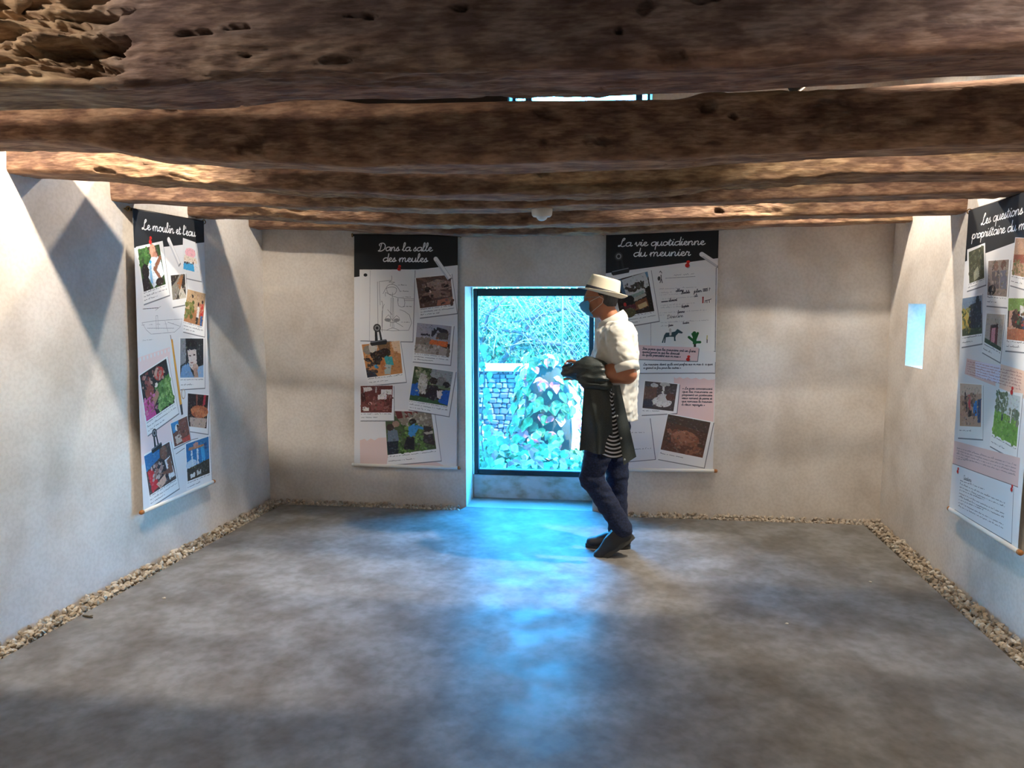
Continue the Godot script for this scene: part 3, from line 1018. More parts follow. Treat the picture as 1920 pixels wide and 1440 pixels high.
func print_water() -> StandardMaterial3D:
	fresh([805, 137, 312, 197, -5, 222])
	write("Le moulin et l'eau", Vector2(92, 106), Vector2(690, 106), 27, 7.5, WHITE_INK)
	fill(mm([0, 860, 346, 816, 345, 1420, 0, 1500]), Color(0.93, 0.84, 0.84))
	for k in 9:
		oval(Vector2(28 + k * 38, 872 - k * 4.6), 9, 12, Color(0.90, 0.905, 0.915))
	# the boat in pencil lines
	var grey := Color(0.55, 0.56, 0.6)
	for l in [[56, 656, 200, 648, 500, 645], [56, 656, 100, 700, 148, 727, 405, 725, 476, 694, 500, 645], [204, 700, 204, 617, 223, 617, 225, 700], [300, 650, 330, 720], [110, 690, 400, 700], [330, 660, 470, 690], [200, 585, 260, 560]]:
		stroke(mm(l), 2.4, grey)
	for k in 5:
		scribble(Vector2(50 + k * 80, 672), Vector2(90 + k * 80, 672), 4, 1.5, grey, 40 + k)
	stroke(mm([70, 575, 230, 570]), 4, Color(0.4, 0.4, 0.42))
	scribble(Vector2(60, 765), Vector2(170, 762), 5, 1.8, grey, 9)
	polaroid([18, 215, 301, 161, 360, 491, 77, 548], [38, 230, 262, 185, 320, 425, 85, 474], "p #2c4a22 0,0 100,0 100,100 0,100; n #2f5a22 #4f7d38 0,0 45,45,60,5; p #4a2f22 45,0 80,0 90,30 60,45; e #c89a80 65,12,14,18; e #b88068 72,28,12,14; p #d6e2ee 20,55 55,25 95,30 100,75 45,100; p #7fb4dd 40,45 50,40 45,90 35,85; p #8a5a44 60,48 95,25 100,34 70,58 85,80 76,84 55,55; e #1d1512 20,55,16,18; p #241a18 0,70 28,66 34,100 0,100; e #241a18 76,89,19,10; e #2fa0e0 48,36,5,4", 3, 3)
	card(mm([536, 126, 690, 144, 753, 399, 516, 377]), Color(0.88, 0.89, 0.90))
	picture(mm([545, 180, 700, 190, 720, 345, 525, 330]), "e #f0b4bc 50,22,42,22; p #ead8c4 8,35 92,40 96,62 4,60; n #6a4a3a #8a6a58 10,42 90,60,14,2; p #3ea6e0 4,66 70,66 74,98 2,96; n #4a3020 #503828 6,62,70,68,14,4", 12)
	chalk(Vector2(369, 150), Vector2(482, 296), 34)
	polaroid([363, 363, 560, 347, 569, 550, 388, 568], [378, 370, 546, 357, 555, 509, 394, 523], "p #2a2420 0,0 100,0 100,100 0,100; p #8a8478 0,45 40,20 60,0 85,0 55,60 25,100 0,100; p #a0683e 40,35 75,0 90,0 60,70; p #c9c4b8 45,80 70,45 100,90 100,100 50,100; n #6a6258 #b0a898 0,0,100,100,25,4", 21, 0)
	polaroid([576, 449, 805, 478, 771, 771, 502, 725], [578, 453, 800, 482, 749, 701, 517, 658], "p #c9a882 0,0 100,0 100,60 0,60; p #b07a50 0,60 100,55 100,100 0,100; e #3a2a20 32,18,5,5; n #4c5a2a #8a8a48 0,35,45,85,50,5; p #c83a34 80,35 95,33 97,70 82,72; p #e8e4e0 62,45 74,42 76,80 64,80; p #2f5a9a 84,70 96,70 96,100 86,100; p #34302e 60,78 74,78 72,98 62,98; e #3a2822 68,38,5,6; e #3a2822 88,28,5,6; n #c05038 #e0c8b8 55,35,98,70,12,4", 33, 3)
	polaroid([455, 758, 771, 775, 749, 1117, 445, 1094], [471, 768, 755, 783, 738, 1044, 454, 1019], "p #262a30 0,0 100,0 100,100 0,100; p #8a8f98 0,0 22,0 24,60 0,70; p #dcd0ca 30,30 68,28 72,62 55,82 38,70; p #1c1a1c 28,30 30,8 50,2 70,8 72,30 66,20 34,22; p #6f98c8 0,100 6,72 35,62 48,85 60,100; p #8fb4dc 66,75 100,68 100,100 60,100; e #c8a898 64,74,14,10; p #b09080 56,78 72,74 78,100 60,100; e #3a2c2c 42,44,5,2; e #3a2c2c 60,42,5,2; e #a07870 50,62,6,2", 41, 2)
	stroke(mm([357, 742, 372, 800]), 5, Color(0.15, 0.14, 0.13))
	fill(mm([362, 770, 380, 768, 462, 1190, 436, 1195]), Color(0.80, 0.55, 0.16))
	fill(mm([370, 790, 376, 790, 456, 1190, 448, 1192]), Color(0.92, 0.72, 0.32))
	fill(mm([436, 1195, 462, 1190, 472, 1258, 450, 1262]), Color(0.25, 0.25, 0.27))
	oval(Vector2(482, 1128), 26, 34, Color(0.72, 0.64, 0.58))
	oval(Vector2(484, 1128), 18, 26, Color(0.90, 0.90, 0.9))
	polaroid([9, 962, 316, 871, 421, 1244, 75, 1333], [17, 966, 301, 886, 378, 1170, 71, 1246], "p #241c1a 0,0 100,0 100,100 0,100; e #b8382c 66,20,18,15; n #7a2a26 #c0a090 5,5,95,35,26,5; p #4a7a30 55,42 100,32 100,92 45,100; n #3d6a28 #9cc070 48,40,100,95,110,5; e #8a4638 25,45,16,14; p #c84a90 0,58 25,55 35,100 0,100; p #b08068 30,60 52,48 56,62 34,80; n #d878a8 #6a3030 0,50,40,90,24,4; e #e8dcd0 50,40,6,5", 52, 3)
	polaroid([530, 1123, 801, 1166, 767, 1437, 525, 1377], [537, 1130, 789, 1173, 750, 1395, 519, 1344], "p #2a1a16 0,0 100,0 100,100 0,100; e #b8643a 60,52,42,20; p #cc7a4a 15,45 60,40 95,50 80,62 20,60; p #c0a898 10,72 100,70 90,100 15,100; p #8a4a38 40,2 50,2 48,36 42,36; p #b03040 78,0 90,0 86,30 74,34; n #9a5030 #d89060 20,40,95,66,30,4", 61, 0)
	polaroid([318, 1294, 521, 1270, 551, 1439, 343, 1460], [325, 1298, 516, 1277, 548, 1439, 358, 1451], "p #6a4236 0,0 100,0 100,100 0,100; p #3f8ac4 0,0 45,0 40,35 5,45; e #e8e4dc 32,26,12,14; p #7a4a3a 45,10 85,0 95,60 55,80; p #c8b4a4 10,60 45,55 50,90 15,95; p #b84a3a 50,82 100,76 100,100 55,100; n #4a2e26 #a07060 30,20,95,90,26,5", 71, 0)
	polaroid([30, 1438, 318, 1404, 392, 1727, 68, 1771], [32, 1450, 301, 1409, 363, 1656, 72, 1696], "p #4a3a38 0,0 100,0 100,100 0,100; p #2f6ea8 0,0 60,0 55,25 0,40; p #2a2428 40,30 75,30 75,85 40,85; e #7a5240 72,18,14,18; p #e4e4e6 70,38 92,34 98,90 76,92; p #7a5240 78,42 92,36 94,80 60,72 50,64 78,64; p #c22a30 4,42 22,38 40,92 10,98; p #d8b09a 28,84 62,72 66,92 40,100; n #d0c4c0 #8a5a50 18,30,60,70,26,5", 81, 3)
	clip(Vector2(165, 1410), -0.18, 0.85)
	polaroid([482, 1452, 783, 1448, 796, 1766, 477, 1771], [489, 1458, 771, 1455, 771, 1709, 494, 1705], "p #2a74b4 0,0 100,0 100,70 0,70; e #bcd4e6 20,58,24,12; p #b07a58 10,12 90,16 90,22 10,20; e #c08a80 42,10,12,6; p #d8e4ee 20,22 26,22 28,60 22,60; p #d8e4ee 45,22 52,22 54,64 46,64; p #3fa0d8 62,22 78,20 84,60 70,66; p #1f4f88 78,14 90,12 92,30 82,32; p #3a3226 0,68 100,60 100,100 0,100; p #e0e0dc 14,84 34,82 34,94 14,96; p #c8c8c4 42,80 62,78 62,92 42,94; n #2a261e #4a4436 0,68,100,80,24,5", 91, 2)
	stroke(mm([560, 1440, 640, 1445]), 3, Color(0.3, 0.3, 0.32))
	stroke(mm([370, 1500, 470, 1480]), 4, Color(0.35, 0.35, 0.37))
	pin(Vector2(170, 176), 0.9)
	return cloth()

func print_stones() -> StandardMaterial3D:
	fresh([805, 218, 492, 254, 42, 259, 42, 312, -5, 318])
	write("Dans la salle", Vector2(185, 116), Vector2(600, 116), 28, 7.5, WHITE_INK)
	write("des meules", Vector2(222, 197), Vector2(566, 197), 28, 7.5, WHITE_INK)
	fill(mm([44, 1583, 80, 1570, 100, 1586, 130, 1566, 160, 1580, 190, 1560, 251, 1555, 699, 1765, 47, 1779]), Color(0.90, 0.80, 0.78))
	card(mm([42, 259, 471, 254, 455, 803, 43, 801]), Color(0.91, 0.915, 0.92))
	stroke(mm([125, 265, 118, 801]), 2.5, Color(0.6, 0.6, 0.64))
	oval(Vector2(88, 300), 15, 12, Color(0.08, 0.09, 0.1))
	# the mill's works in ink lines
	var g := Color(0.42, 0.43, 0.46)
	for l in [[292, 303, 292, 340, 270, 352, 315, 352, 292, 366], [195, 349, 285, 338], [195, 349, 203, 527], [182, 349, 186, 700], [225, 440, 260, 380, 292, 368, 330, 380, 360, 424], [251, 399, 292, 388, 330, 400, 318, 440, 268, 442, 251, 399], [245, 460, 245, 430, 292, 455, 340, 470, 340, 500], [299, 430, 296, 703], [288, 470, 282, 690], [306, 470, 308, 700], [340, 470, 389, 475, 389, 537, 345, 530, 340, 480], [389, 478, 465, 478], [389, 490, 465, 490], [237, 640, 268, 600, 296, 640, 330, 605, 355, 640, 296, 660, 237, 640], [217, 732, 222, 520, 210, 500], [235, 520, 217, 580, 217, 732], [182, 714, 424, 716, 430, 600, 355, 560], [260, 560, 296, 600], [296, 640, 380, 690], [250, 720, 300, 700, 350, 718]]:
		stroke(smooth_line(mm(l), 2), 2.6, g)
	oval(Vector2(262, 640), 24, 13, Color(0.55, 0.56, 0.58))
	oval(Vector2(332, 640), 22, 13, Color(0.6, 0.6, 0.62))
	for p in [[365, 373], [380, 420], [398, 464], [405, 535], [390, 655]]:
		stroke(mm([p[0] - 25, p[1], p[0] - 8, p[1]]), 1.6, g)
		scribble(Vector2(p[0], p[1] + 2), Vector2(p[0] + 46, p[1] + 2), 4, 2.0, Color(0.25, 0.25, 0.28), p[0])
	polaroid([471, 317, 752, 279, 795, 581, 506, 620], [479, 320, 742, 292, 767, 513, 512, 548], "p #5c443e 0,0 100,0 100,100 0,100; p #a08478 30,20 60,10 100,22 100,40 60,48 30,34; p #8a6c60 5,55 50,45 95,58 90,72 20,72; p #b0705a 55,80 100,74 100,98 50,98; e #2a1c1a 30,42,9,9; e #2a1c1a 82,34,12,7; p #3a2826 0,62 45,60 40,80 5,84; e #f0d8c8 23,30,3,3; e #e8d0c0 36,48,2,5; p #7a5c50 0,0 12,0 40,14 30,18; n #4a3430 #987a6c 0,0,100,100,26,5", 101, 3)
	polaroid([482, 655, 771, 673, 746, 978, 452, 956], [489, 658, 754, 680, 735, 911, 470, 888], "p #a8a4b0 0,0 100,0 100,60 0,60; p #8a7c70 0,48 42,44 46,76 0,80; p #33303a 44,20 60,8 88,14 94,30 86,32 60,20 50,42 44,40; p #34303a 14,34 40,34 40,40 14,40; p #5a5450 60,26 94,22 92,46 58,48; p #e07038 42,50 94,54 92,72 40,66; p #b0a098 0,72 60,66 98,78 96,100 0,100; n #7a6c62 #cfc4b8 0,70,100,98,30,5; e #8a5a42 62,44,6,3", 111, 3)
	polaroid([43, 832, 359, 798, 406, 1115, 109, 1151], [58, 833, 354, 798, 377, 1048, 102, 1089], "p #c08450 0,0 100,0 100,100 0,100; p #e0c0a0 78,0 100,0 100,40 82,30; p #7a5a3a 40,0 74,0 72,28 44,20; e #8a8478 14,18,11,14; e #c8c0b4 28,12,11,18; p #221c1c 16,30 44,22 50,60 30,70; e #2c1e1a 58,32,15,14; p #3aa0a8 54,42 76,46 78,72 58,70; p #a8b8b8 50,66 72,70 66,98 50,96; p #2a3040 0,72 20,84 30,100 0,100; p #b0683a 40,56 52,52 56,80 44,84; n #2a2424 #6a5040 0,30,40,95,24,5; e #3a90c8 30,70,5,6", 121, 2)
	clip(Vector2(190, 800), -0.1, 1.0)
	polaroid([316, 1330, 626, 1350, 678, 1726, 255, 1776], [240, 1345, 600, 1345, 641, 1634, 262, 1694], "p #4a5a3a 0,0 100,0 100,100 0,100; p #8a8070 15,0 100,0 100,45 40,40; p #6a2a26 22,0 36,0 38,16 26,18; p #7a302a 42,0 58,0 60,14 44,16; p #6a2a26 62,0 70,0 72,14 64,14; n #7a7260 #cfc4b0 45,5,90,45,50,4; n #2f4a22 #7aa050 20,30,80,98,110,4; e #2a2420 58,26,8,7; p #3f8fd0 48,38 62,30 68,44 56,66 46,60; p #3f8fd0 60,32 82,42 80,47 60,40; p #1a1c24 42,62 58,64 56,96 34,90; p #6a7888 4,40 24,45 26,70 2,70; p #1c2430 0,70 24,70 22,100 2,100; p #3a3436 80,36 96,40 98,90 76,80; p #b0a898 78,54 98,50 98,58 84,60; e #3a2c26 10,38,9,8; e #a08070 22,30,8,7", 151, 2)
	polaroid([459, 985, 789, 1024, 737, 1376, 420, 1330], [470, 992, 768, 1031, 726, 1296, 431, 1255], "p #9aa0a4 40,0 100,0 100,50 40,50; p #3a4a2c 0,0 45,0 45,60 0,60; n #5a6a4a #b0a890 5,0,42,35,40,4; p #6a7a5a 45,42 100,46 100,56 45,52; e #7a7a78 74,32,13,14; p #3a5a38 0,84 100,88 100,100 0,100; p #1f5fb8 0,52 18,46 24,84 0,86; p #c8c4bc 16,28 36,26 42,58 28,78 16,60; e #b8b0a4 26,26,10,8; e #2c2626 54,34,10,10; p #2a2430 40,48 66,46 74,80 62,92 38,82; e #222022 88,40,9,9; p #2360c0 78,58 100,54 100,98 74,94; p #e0d8d0 66,60 82,58 78,84 70,80; n #8a8478 #e0dcd4 14,28,40,76,24,3", 131, 3)
	polaroid([44, 1149, 308, 1143, 312, 1420, 44, 1427], [49, 1155, 301, 1146, 294, 1357, 51, 1364], "p #6a3430 0,0 100,0 100,100 0,100; p #e4dcd8 8,6 34,4 36,18 10,22; p #ece8e4 64,14 98,14 98,34 64,32; p #e8e2de 54,34 82,32 82,50 54,52; p #ece6e0 6,78 26,78 26,94 6,94; p #8a4a44 30,64 76,60 72,90 34,92; p #3a1c1c 0,30 12,24 16,56 4,60; e #d8a8a0 30,66,6,6; n #4a2220 #a86a60 0,40,100,95,40,5; p #c0b8b4 46,4 50,4 50,26 46,26", 141, 2)
	chalk(Vector2(631, 174), Vector2(736, 322), 34)
	pin(Vector2(349, 252), 0.8)
	return cloth()

func print_daily() -> StandardMaterial3D:
	fresh([805, 212, 192, 273, -5, 293])
	write("La vie quotidienne", Vector2(90, 98), Vector2(700, 112), 27, 7.0, WHITE_INK)
	write("du meunier", Vector2(196, 176), Vector2(596, 186), 28, 7.0, WHITE_INK)
	card(mm([327, 268, 785, 273, 792, 885, 333, 713]), Color(0.91, 0.915, 0.92))
	fill(mm([327, 268, 785, 273, 792, 885, 333, 890]), Color(0.91, 0.915, 0.92))
	stroke(mm([330, 640, 334, 870]), 2.5, Color(0.55, 0.55, 0.6))
	polaroid([30, 323, 324, 275, 390, 655, 92, 702], [50, 350, 301, 290, 354, 582, 111, 616], "p #2a2220 0,0 100,0 100,100 0,100; p #c4c8cc 18,4 96,0 98,48 26,56; p #4a6a88 14,2 24,0 30,54 20,60; p #5f86a8 92,0 100,0 100,12 96,16; n #34302e #4a4642 32,20,84,40,60,4; p #8aa09a 30,50 80,44 82,54 34,62; p #a8a49a 40,60 84,50 86,58 44,68; p #7a4a2c 30,72 84,62 88,86 40,92; p #c8a878 55,78 82,72 84,84 58,90; e #17181c 34,62,15,14; p #5a2430 16,74 50,74 50,86 14,90; p #14120f 84,40 98,36 100,96 88,96; e #5a5636 28,94,18,13; e #b8302c 20,70,4,6", 161, 3)
	clip(Vector2(106, 268), -0.12, 1.0)
	# the form filled in by hand
	var g := Color(0.62, 0.63, 0.67)
	stroke(mm([430, 344, 640, 338]), 4, g)
	scribble(Vector2(490, 330), Vector2(640, 322), 9, 3, g, 5)
	stroke(mm([388, 300, 394, 290, 404, 306]), 4, Color(0.2, 0.2, 0.22))
	oval(Vector2(384, 344), 10, 16, Color(0.2, 0.2, 0.22))
	stroke(mm([398, 318, 400, 345, 392, 376]), 5, Color(0.2, 0.2, 0.22))
	stroke(mm([400, 345, 408, 376]), 5, Color(0.2, 0.2, 0.22))
	var rows := [[387, 425, 660, 418], [387, 452, 480, 450], [387, 468, 560, 462], [410, 498, 660, 486], [400, 545, 650, 533], [400, 562, 560, 556], [392, 600, 735, 586], [392, 616, 430, 614], [402, 672, 750, 660], [402, 698, 470, 694]]
	for k in rows.size():
		scribble(Vector2(rows[k][0], rows[k][1]), Vector2(rows[k][2], rows[k][3]), 5, 1.8, g, 60 + k)
	write("ablany", Vector2(505, 446), Vector2(560, 442), 10, 3.4, INK)
	write("Lambele", Vector2(545, 462), Vector2(605, 457), 10, 3.2, INK)
	write("jalem 1885 ?", Vector2(635, 456), Vector2(748, 444), 11, 3.6, INK)
	write("ali", Vector2(635, 488), Vector2(662, 484), 10, 2.6, INK)
	stroke(mm([405, 516, 448, 513]), 8, INK)
	write("alamont", Vector2(455, 516), Vector2(515, 510), 10, 3.2, INK)
	write("baptiste", Vector2(550, 562), Vector2(600, 556), 9, 3.4, INK)
	write("femme", Vector2(522, 602), Vector2(570, 598), 10, 2.8, INK)
	write("Dérivaire", Vector2(446, 640), Vector2(560, 630), 13, 2.4, Color(0.35, 0.35, 0.4))
	write("boutine", Vector2(560, 682), Vector2(604, 678), 8, 2.6, INK)
	write("farine", Vector2(458, 697), Vector2(490, 694), 8, 2.6, INK)
	stroke(mm([700, 494, 700, 530]), 9, Color(0.6, 0.14, 0.14))
	oval(Vector2(700, 492), 6, 6, Color(0.6, 0.14, 0.14))
	for l in [[714, 516, 752, 508], [718, 516, 714, 532], [728, 514, 728, 532], [744, 512, 746, 530], [752, 508, 758, 504]]:
		stroke(mm(l), 4, INK)
	# the painted horse, its rider, and the cactus
	var teal := Color(0.16, 0.28, 0.34)
	fill(mm([428, 762, 440, 744, 480, 742, 506, 736, 522, 718, 530, 722, 562, 744, 556, 752, 530, 748, 512, 768, 508, 784, 512, 806, 500, 806, 498, 776, 470, 774, 440, 778, 436, 818, 428, 818, 430, 780, 420, 820, 412, 816, 424, 778]), teal)
	oval(Vector2(470, 724), 9, 12, Color(0.75, 0.74, 0.74))
	fill(mm([464, 734, 482, 734, 480, 764, 466, 766]), Color(0.8, 0.79, 0.8))
	var cact := Color(0.05, 0.36, 0.17)
	stroke(mm([650, 850, 648, 820]), 16, Color(0.16, 0.14, 0.1))
	stroke(mm([648, 826, 644, 750]), 26, cact)
	stroke(mm([640, 808, 606, 780]), 18, cact)
	stroke(mm([650, 800, 668, 752]), 18, cact)
	stroke(mm([648, 818, 686, 818]), 18, cact)
	stroke(mm([640, 780, 630, 756]), 14, cact)
	stroke(mm([736, 770, 734, 800]), 7, Color(0.75, 0.7, 0.45))
	stroke(mm([736, 800, 736, 822]), 6, INK)
	# strips of quotations
	card(mm([200, 949, 795, 959, 797, 1044, 200, 1040]), Color(0.90, 0.905, 0.92))
	card(mm([200, 829, 678, 858, 669, 957, 200, 936]), Color(0.90, 0.77, 0.78))
	write("Sire parce que les meuniers ont un faire", Vector2(270, 866), Vector2(655, 892), 9, 3.2, INK)
	write("quand pour ce qui les donnait", Vector2(270, 890), Vector2(540, 908), 9, 3.2, INK)
	write("ce qu'ils prenaient eux mêmes »", Vector2(270, 912), Vector2(548, 930), 9, 3.2, INK)
	write("Les meuniers disent qu'ils sont parfois eux mêmes à ça quoi", Vector2(280, 984), Vector2(778, 988), 8, 2.8, INK)
	write("a grand ce fou pour les autres »", Vector2(280, 1010), Vector2(552, 1012), 8, 2.8, INK)
	pin(Vector2(602, 944), 0.8)
	fill(mm([503, 1074, 520, 1086, 545, 1074, 570, 1088, 600, 1076, 630, 1090, 660, 1080, 690, 1094, 720, 1084, 750, 1098, 797, 1092, 794, 1420, 512, 1400]), Color(0.90, 0.79, 0.79))
	var note := ["« Le pari convaincant", "que les meuniers se", "proposent un partenaire", "vieux ramené de pierre et", "que ramasse le meunier", "à deux repayés »"]
	for k in note.size():
		write(note[k], Vector2(566 - k, 1166 + k * 24), Vector2(780 if k < 5 else 730, 1170 + k * 24), 8, 3.0, INK)
	polaroid([286, 1094, 545, 1125, 528, 1345, 268, 1361], [295, 1103, 530, 1128, 504, 1331, 278, 1306], "p #4a4040 0,0 100,0 100,100 0,100; p #6a5044 0,20 40,16 40,60 0,66; e #c4c4c4 30,12,12,8; e #b8b8b6 62,6,16,8; p #d8d8d6 55,10 62,10 64,46 58,46; e #dcdcda 60,70,30,20; e #ccc8c8 62,56,20,16; p #3c3a48 0,74 26,66 34,92 0,98; e #5a3a30 84,50,14,14", 171, 1)
	fill(mm([162, 1387, 336, 1386, 379, 1699, 172, 1722]), Color(0.88, 0.885, 0.90))
	stroke(mm([336, 1386, 379, 1699, 172, 1722]), 5, Color(0.4, 0.42, 0.47))
	scribble(Vector2(200, 1500), Vector2(300, 1496), 7, 2, INK, 71)
	scribble(Vector2(200, 1630), Vector2(350, 1616), 7, 2, INK, 72)
	polaroid([462, 1346, 795, 1409, 734, 1756, 393, 1695], [466, 1353, 773, 1413, 722, 1681, 415, 1621], "p #563c30 0,0 100,0 100,100 0,100; p #4a3c36 0,0 100,0 100,32 0,20; p #8a5a44 14,45 50,34 80,48 86,62 64,84 40,72 20,74; e #a06c54 50,52,28,16; p #6a4436 0,74 100,78 100,100 0,100; n #7a4c3a #9a6a52 10,40,90,98,30,6", 181, 1)
	chalk(Vector2(684, 180), Vector2(800, 262), 34)
	pin(Vector2(584, 256), 0.95)
	return cloth()

func print_questions() -> StandardMaterial3D:
	fresh([805, 190, 536, 237, 238, 264, -5, 292])
	write("Les questions au", Vector2(160, 100), Vector2(700, 100), 27, 6.5, WHITE_INK)
	write("propriétaire du moulin", Vector2(58, 168), Vector2(790, 182), 26, 6.5, WHITE_INK)
	polaroid([16, 223, 222, 206, 264, 437, 40, 465], [35, 240, 209, 219, 240, 400, 66, 422], "p #4a4e3c 0,0 100,0 100,100 0,100; n #3a3e30 #7a7a60 0,0,100,100,60,6; p #9a9a84 30,70 60,55 70,90 30,98", 201, 2)
	polaroid([266, 302, 509, 317, 506, 566, 281, 553], [275, 310, 492, 319, 493, 511, 287, 496], "p #8a7c74 0,0 100,0 100,100 0,100; e #7a5a4c 40,16,12,14; e #6a4a3e 76,14,12,14; p #5a5458 20,32 56,28 60,80 26,80; p #6a6a78 62,30 94,28 96,80 64,78; e #1c1a1c 24,84,19,14; n #5a5048 #a8988c 0,0,100,100,24,5", 211, 2)
	polaroid([538, 211, 714, 236, 742, 495, 515, 451], [542, 215, 702, 235, 720, 431, 530, 398], "p #b08a70 0,0 100,0 100,100 0,100; p #8a4a34 0,45 100,40 100,62 0,66; n #5a6a3a #9a7a5a 0,60,100,98,40,6", 221, 2)
	polaroid([-10, 503, 231, 480, 262, 762, 17, 793], [-6, 507, 226, 494, 254, 707, 20, 729], "p #7a90a8 0,0 100,0 100,50 0,50; p #c8a850 0,30 30,36 34,80 0,86; p #343a44 40,20 96,14 98,90 44,94; p #44503a 0,80 100,84 100,100 0,100; n #3a4a2c #c0b060 0,25,40,90,30,6; e #2c3038 78,10,10,10", 231, 2)
	polaroid([277, 578, 490, 597, 472, 855, 264, 810], [295, 597, 484, 604, 471, 796, 287, 754], "p #b4a89c 0,0 100,0 100,100 0,100; p #6a3430 28,36 72,30 74,90 30,96; p #d89094 36,46 58,40 60,92 38,94; p #3a2422 30,36 70,28 72,38 34,44; p #3a4a34 0,84 100,90 100,100 0,100", 241, 2)
	polaroid([505, 515, 758, 527, 786, 789, 512, 790], [512, 519, 747, 527, 767, 738, 523, 731], "p #7a9a50 0,0 100,0 100,30 0,30; p #b06a4a 0,70 100,74 100,100 0,100; p #d0a088 6,30 30,28 34,72 4,76; e #4a3028 30,48,14,22; p #e0e0e0 48,16 66,18 64,44 48,42; p #3a2c28 62,10 88,14 92,40 70,40; p #2f4a78 58,44 96,42 96,70 60,72; n #c03a30 #3a6a48 30,30,90,66,18,5", 251, 2)
	fill(mm([89, 856, 426, 875, 442, 985, 74, 948]), Color(0.88, 0.76, 0.74))
	fill(mm([193, 866, 481, 871, 479, 966, 206, 954]), Color(0.90, 0.88, 0.95))
	fill(mm([480, 863, 735, 884, 745, 1020, 483, 989]), Color(0.92, 0.79, 0.72))
	for k in 6:
		scribble(Vector2(100, 876 + k * 14), Vector2(700, 902 + k * 16), 6, 2, Color(0.62, 0.36, 0.36), 260 + k)
	polaroid([3, 1003, 303, 987, 347, 1289, 40, 1332], [27, 1008, 287, 993, 314, 1225, 56, 1259], "p #b8947c 0,0 100,0 100,100 0,100; p #d0b8a4 0,0 100,0 100,20 0,30; p #3a3030 20,30 34,28 36,66 22,66; p #c84a50 38,26 48,24 50,64 40,66; p #2f78c8 62,40 80,38 82,74 64,76; p #34456a 82,36 98,34 98,90 84,90; p #2c2420 40,62 56,60 56,76 40,78; n #4a3a34 #a88468 10,20,95,95,40,5", 271, 1)
	polaroid([456, 1004, 721, 994, 716, 1337, 429, 1310], [461, 1007, 699, 1012, 703, 1266, 447, 1240], "p #c8d0d0 0,0 100,0 100,50 0,50; p #6f9c3c 0,42 100,48 100,100 0,100; n #4a5a40 #7a8a70 0,0,50,45,70,5; n #5a6a50 #8a8a7a 60,30,100,58,40,5; n #5c8a30 #8ab450 0,50,100,98,60,6; p #3a4450 30,48 36,48 36,62 30,62; p #e8e4dc 66,30 70,30 70,60 66,60", 281, 2)
	pin(Vector2(610, 1000), 0.8)
	fill(mm([-8, 1359, 749, 1315, 752, 1461, -8, 1496]), Color(0.88, 0.76, 0.74))
	stroke(mm([-8, 1498, 752, 1463]), 4, Color(0.5, 0.42, 0.42))
	for k in 5:
		scribble(Vector2(40, 1398 + k * 16), Vector2(720 if k < 4 else 300, 1362 + k * 17), 6, 2, Color(0.45, 0.35, 0.38), 290 + k)
	card(mm([46, 1515, 707, 1468, 728, 1760, 61, 1763]), Color(0.89, 0.90, 0.92))
	write("Questions", Vector2(150, 1560), Vector2(250, 1554), 13, 2.2, INK)
	for k in 9:
		scribble(Vector2(110, 1580 + k * 19), Vector2(640 if k % 3 else 420, 1560 + k * 19), 6, 2, INK, 300 + k)
	pin(Vector2(70, 1532), 0.7)
	pin(Vector2(690, 1490), 0.7)
	return cloth()


func banner(label: String, tl: Vector3, tr: Vector3, bl: Vector3, br: Vector3, mat: Material, wood_left: bool) -> void:
	var mid := (tl + tr + bl + br) * 0.25
	var o := thing("banner", label, "banner", Vector3(mid.x, min(bl.y, br.y), mid.z), "printed banners on the walls")
	var out := (tr - tl).cross(Vector3.UP).normalized() * -1.0
	out = (bl - tl).cross(tr - tl).normalized()
	var at := o.position
	var f := func(i: int, j: int) -> Vector3:
		var s := i / 24.0
		var t := j / 40.0
		var p := tl.lerp(tr, s).lerp(bl.lerp(br, s), t)
		return p - at + out * (sin(s * PI * 1.0 + 0.4) * 0.004 + sin(t * 7.0 + s * 2.0) * 0.002 + pow(absf(s - 0.5) * 2.0, 6.0) * 0.006)
	var front := grid_mesh(24, 40, f)
	var back := func(i: int, j: int) -> Vector3: return f.call(24 - i, j) - out * 0.0016
	var o2 := obj("cloth", front, mat, o)
	obj("cloth_back", grid_mesh(24, 40, back), M.cloth_back, o2)
	var across := (tr - tl).normalized()
	var acb := (br - bl).normalized()
	var top := tube_mesh([tl - at - across * 0.012 - out * 0.008, tr - at + across * 0.012 - out * 0.008], [0.009, 0.009], 10)
	obj("top_rod", top, M.black_metal, o)
	var low := obj("bottom_rod", tube_mesh([bl - at - acb * 0.008 + out * 0.003, br - at + acb * 0.018 + out * 0.003], [0.013, 0.013], 12), M.rod, o)
	for e in [0, 1]:
		var c: Vector3 = (bl - acb * 0.01 if e == 0 else br + acb * 0.02) - at + out * 0.003
		var dir := -acb if e == 0 else acb
		obj("end_cap", tube_mesh([c - dir * 0.012, c + dir * 0.004, c + dir * 0.012], [0.0135, 0.0135, 0.009], 12), M.rod_wood if wood_left or e == 1 else M.rod, low)
		# the screw eye that holds the top rod to the wall
		var h: Vector3 = (tl - across * 0.02 if e == 0 else tr + across * 0.02) - at - out * 0.006
		var ring := []
		for k in 13:
			var a := TAU * k / 12.0
			ring.append(h + (out * cos(a) + Vector3.UP * sin(a)) * 0.013)
		var rr := []
		for k in 13:
			rr.append(0.003)
		var st := tool()
		tube(st, ring, rr, 6, false)
		tube(st, [h - out * 0.012, h - out * 0.045], [0.003, 0.003], 6)
		obj("screw_eye", done(st), M.brass, o)

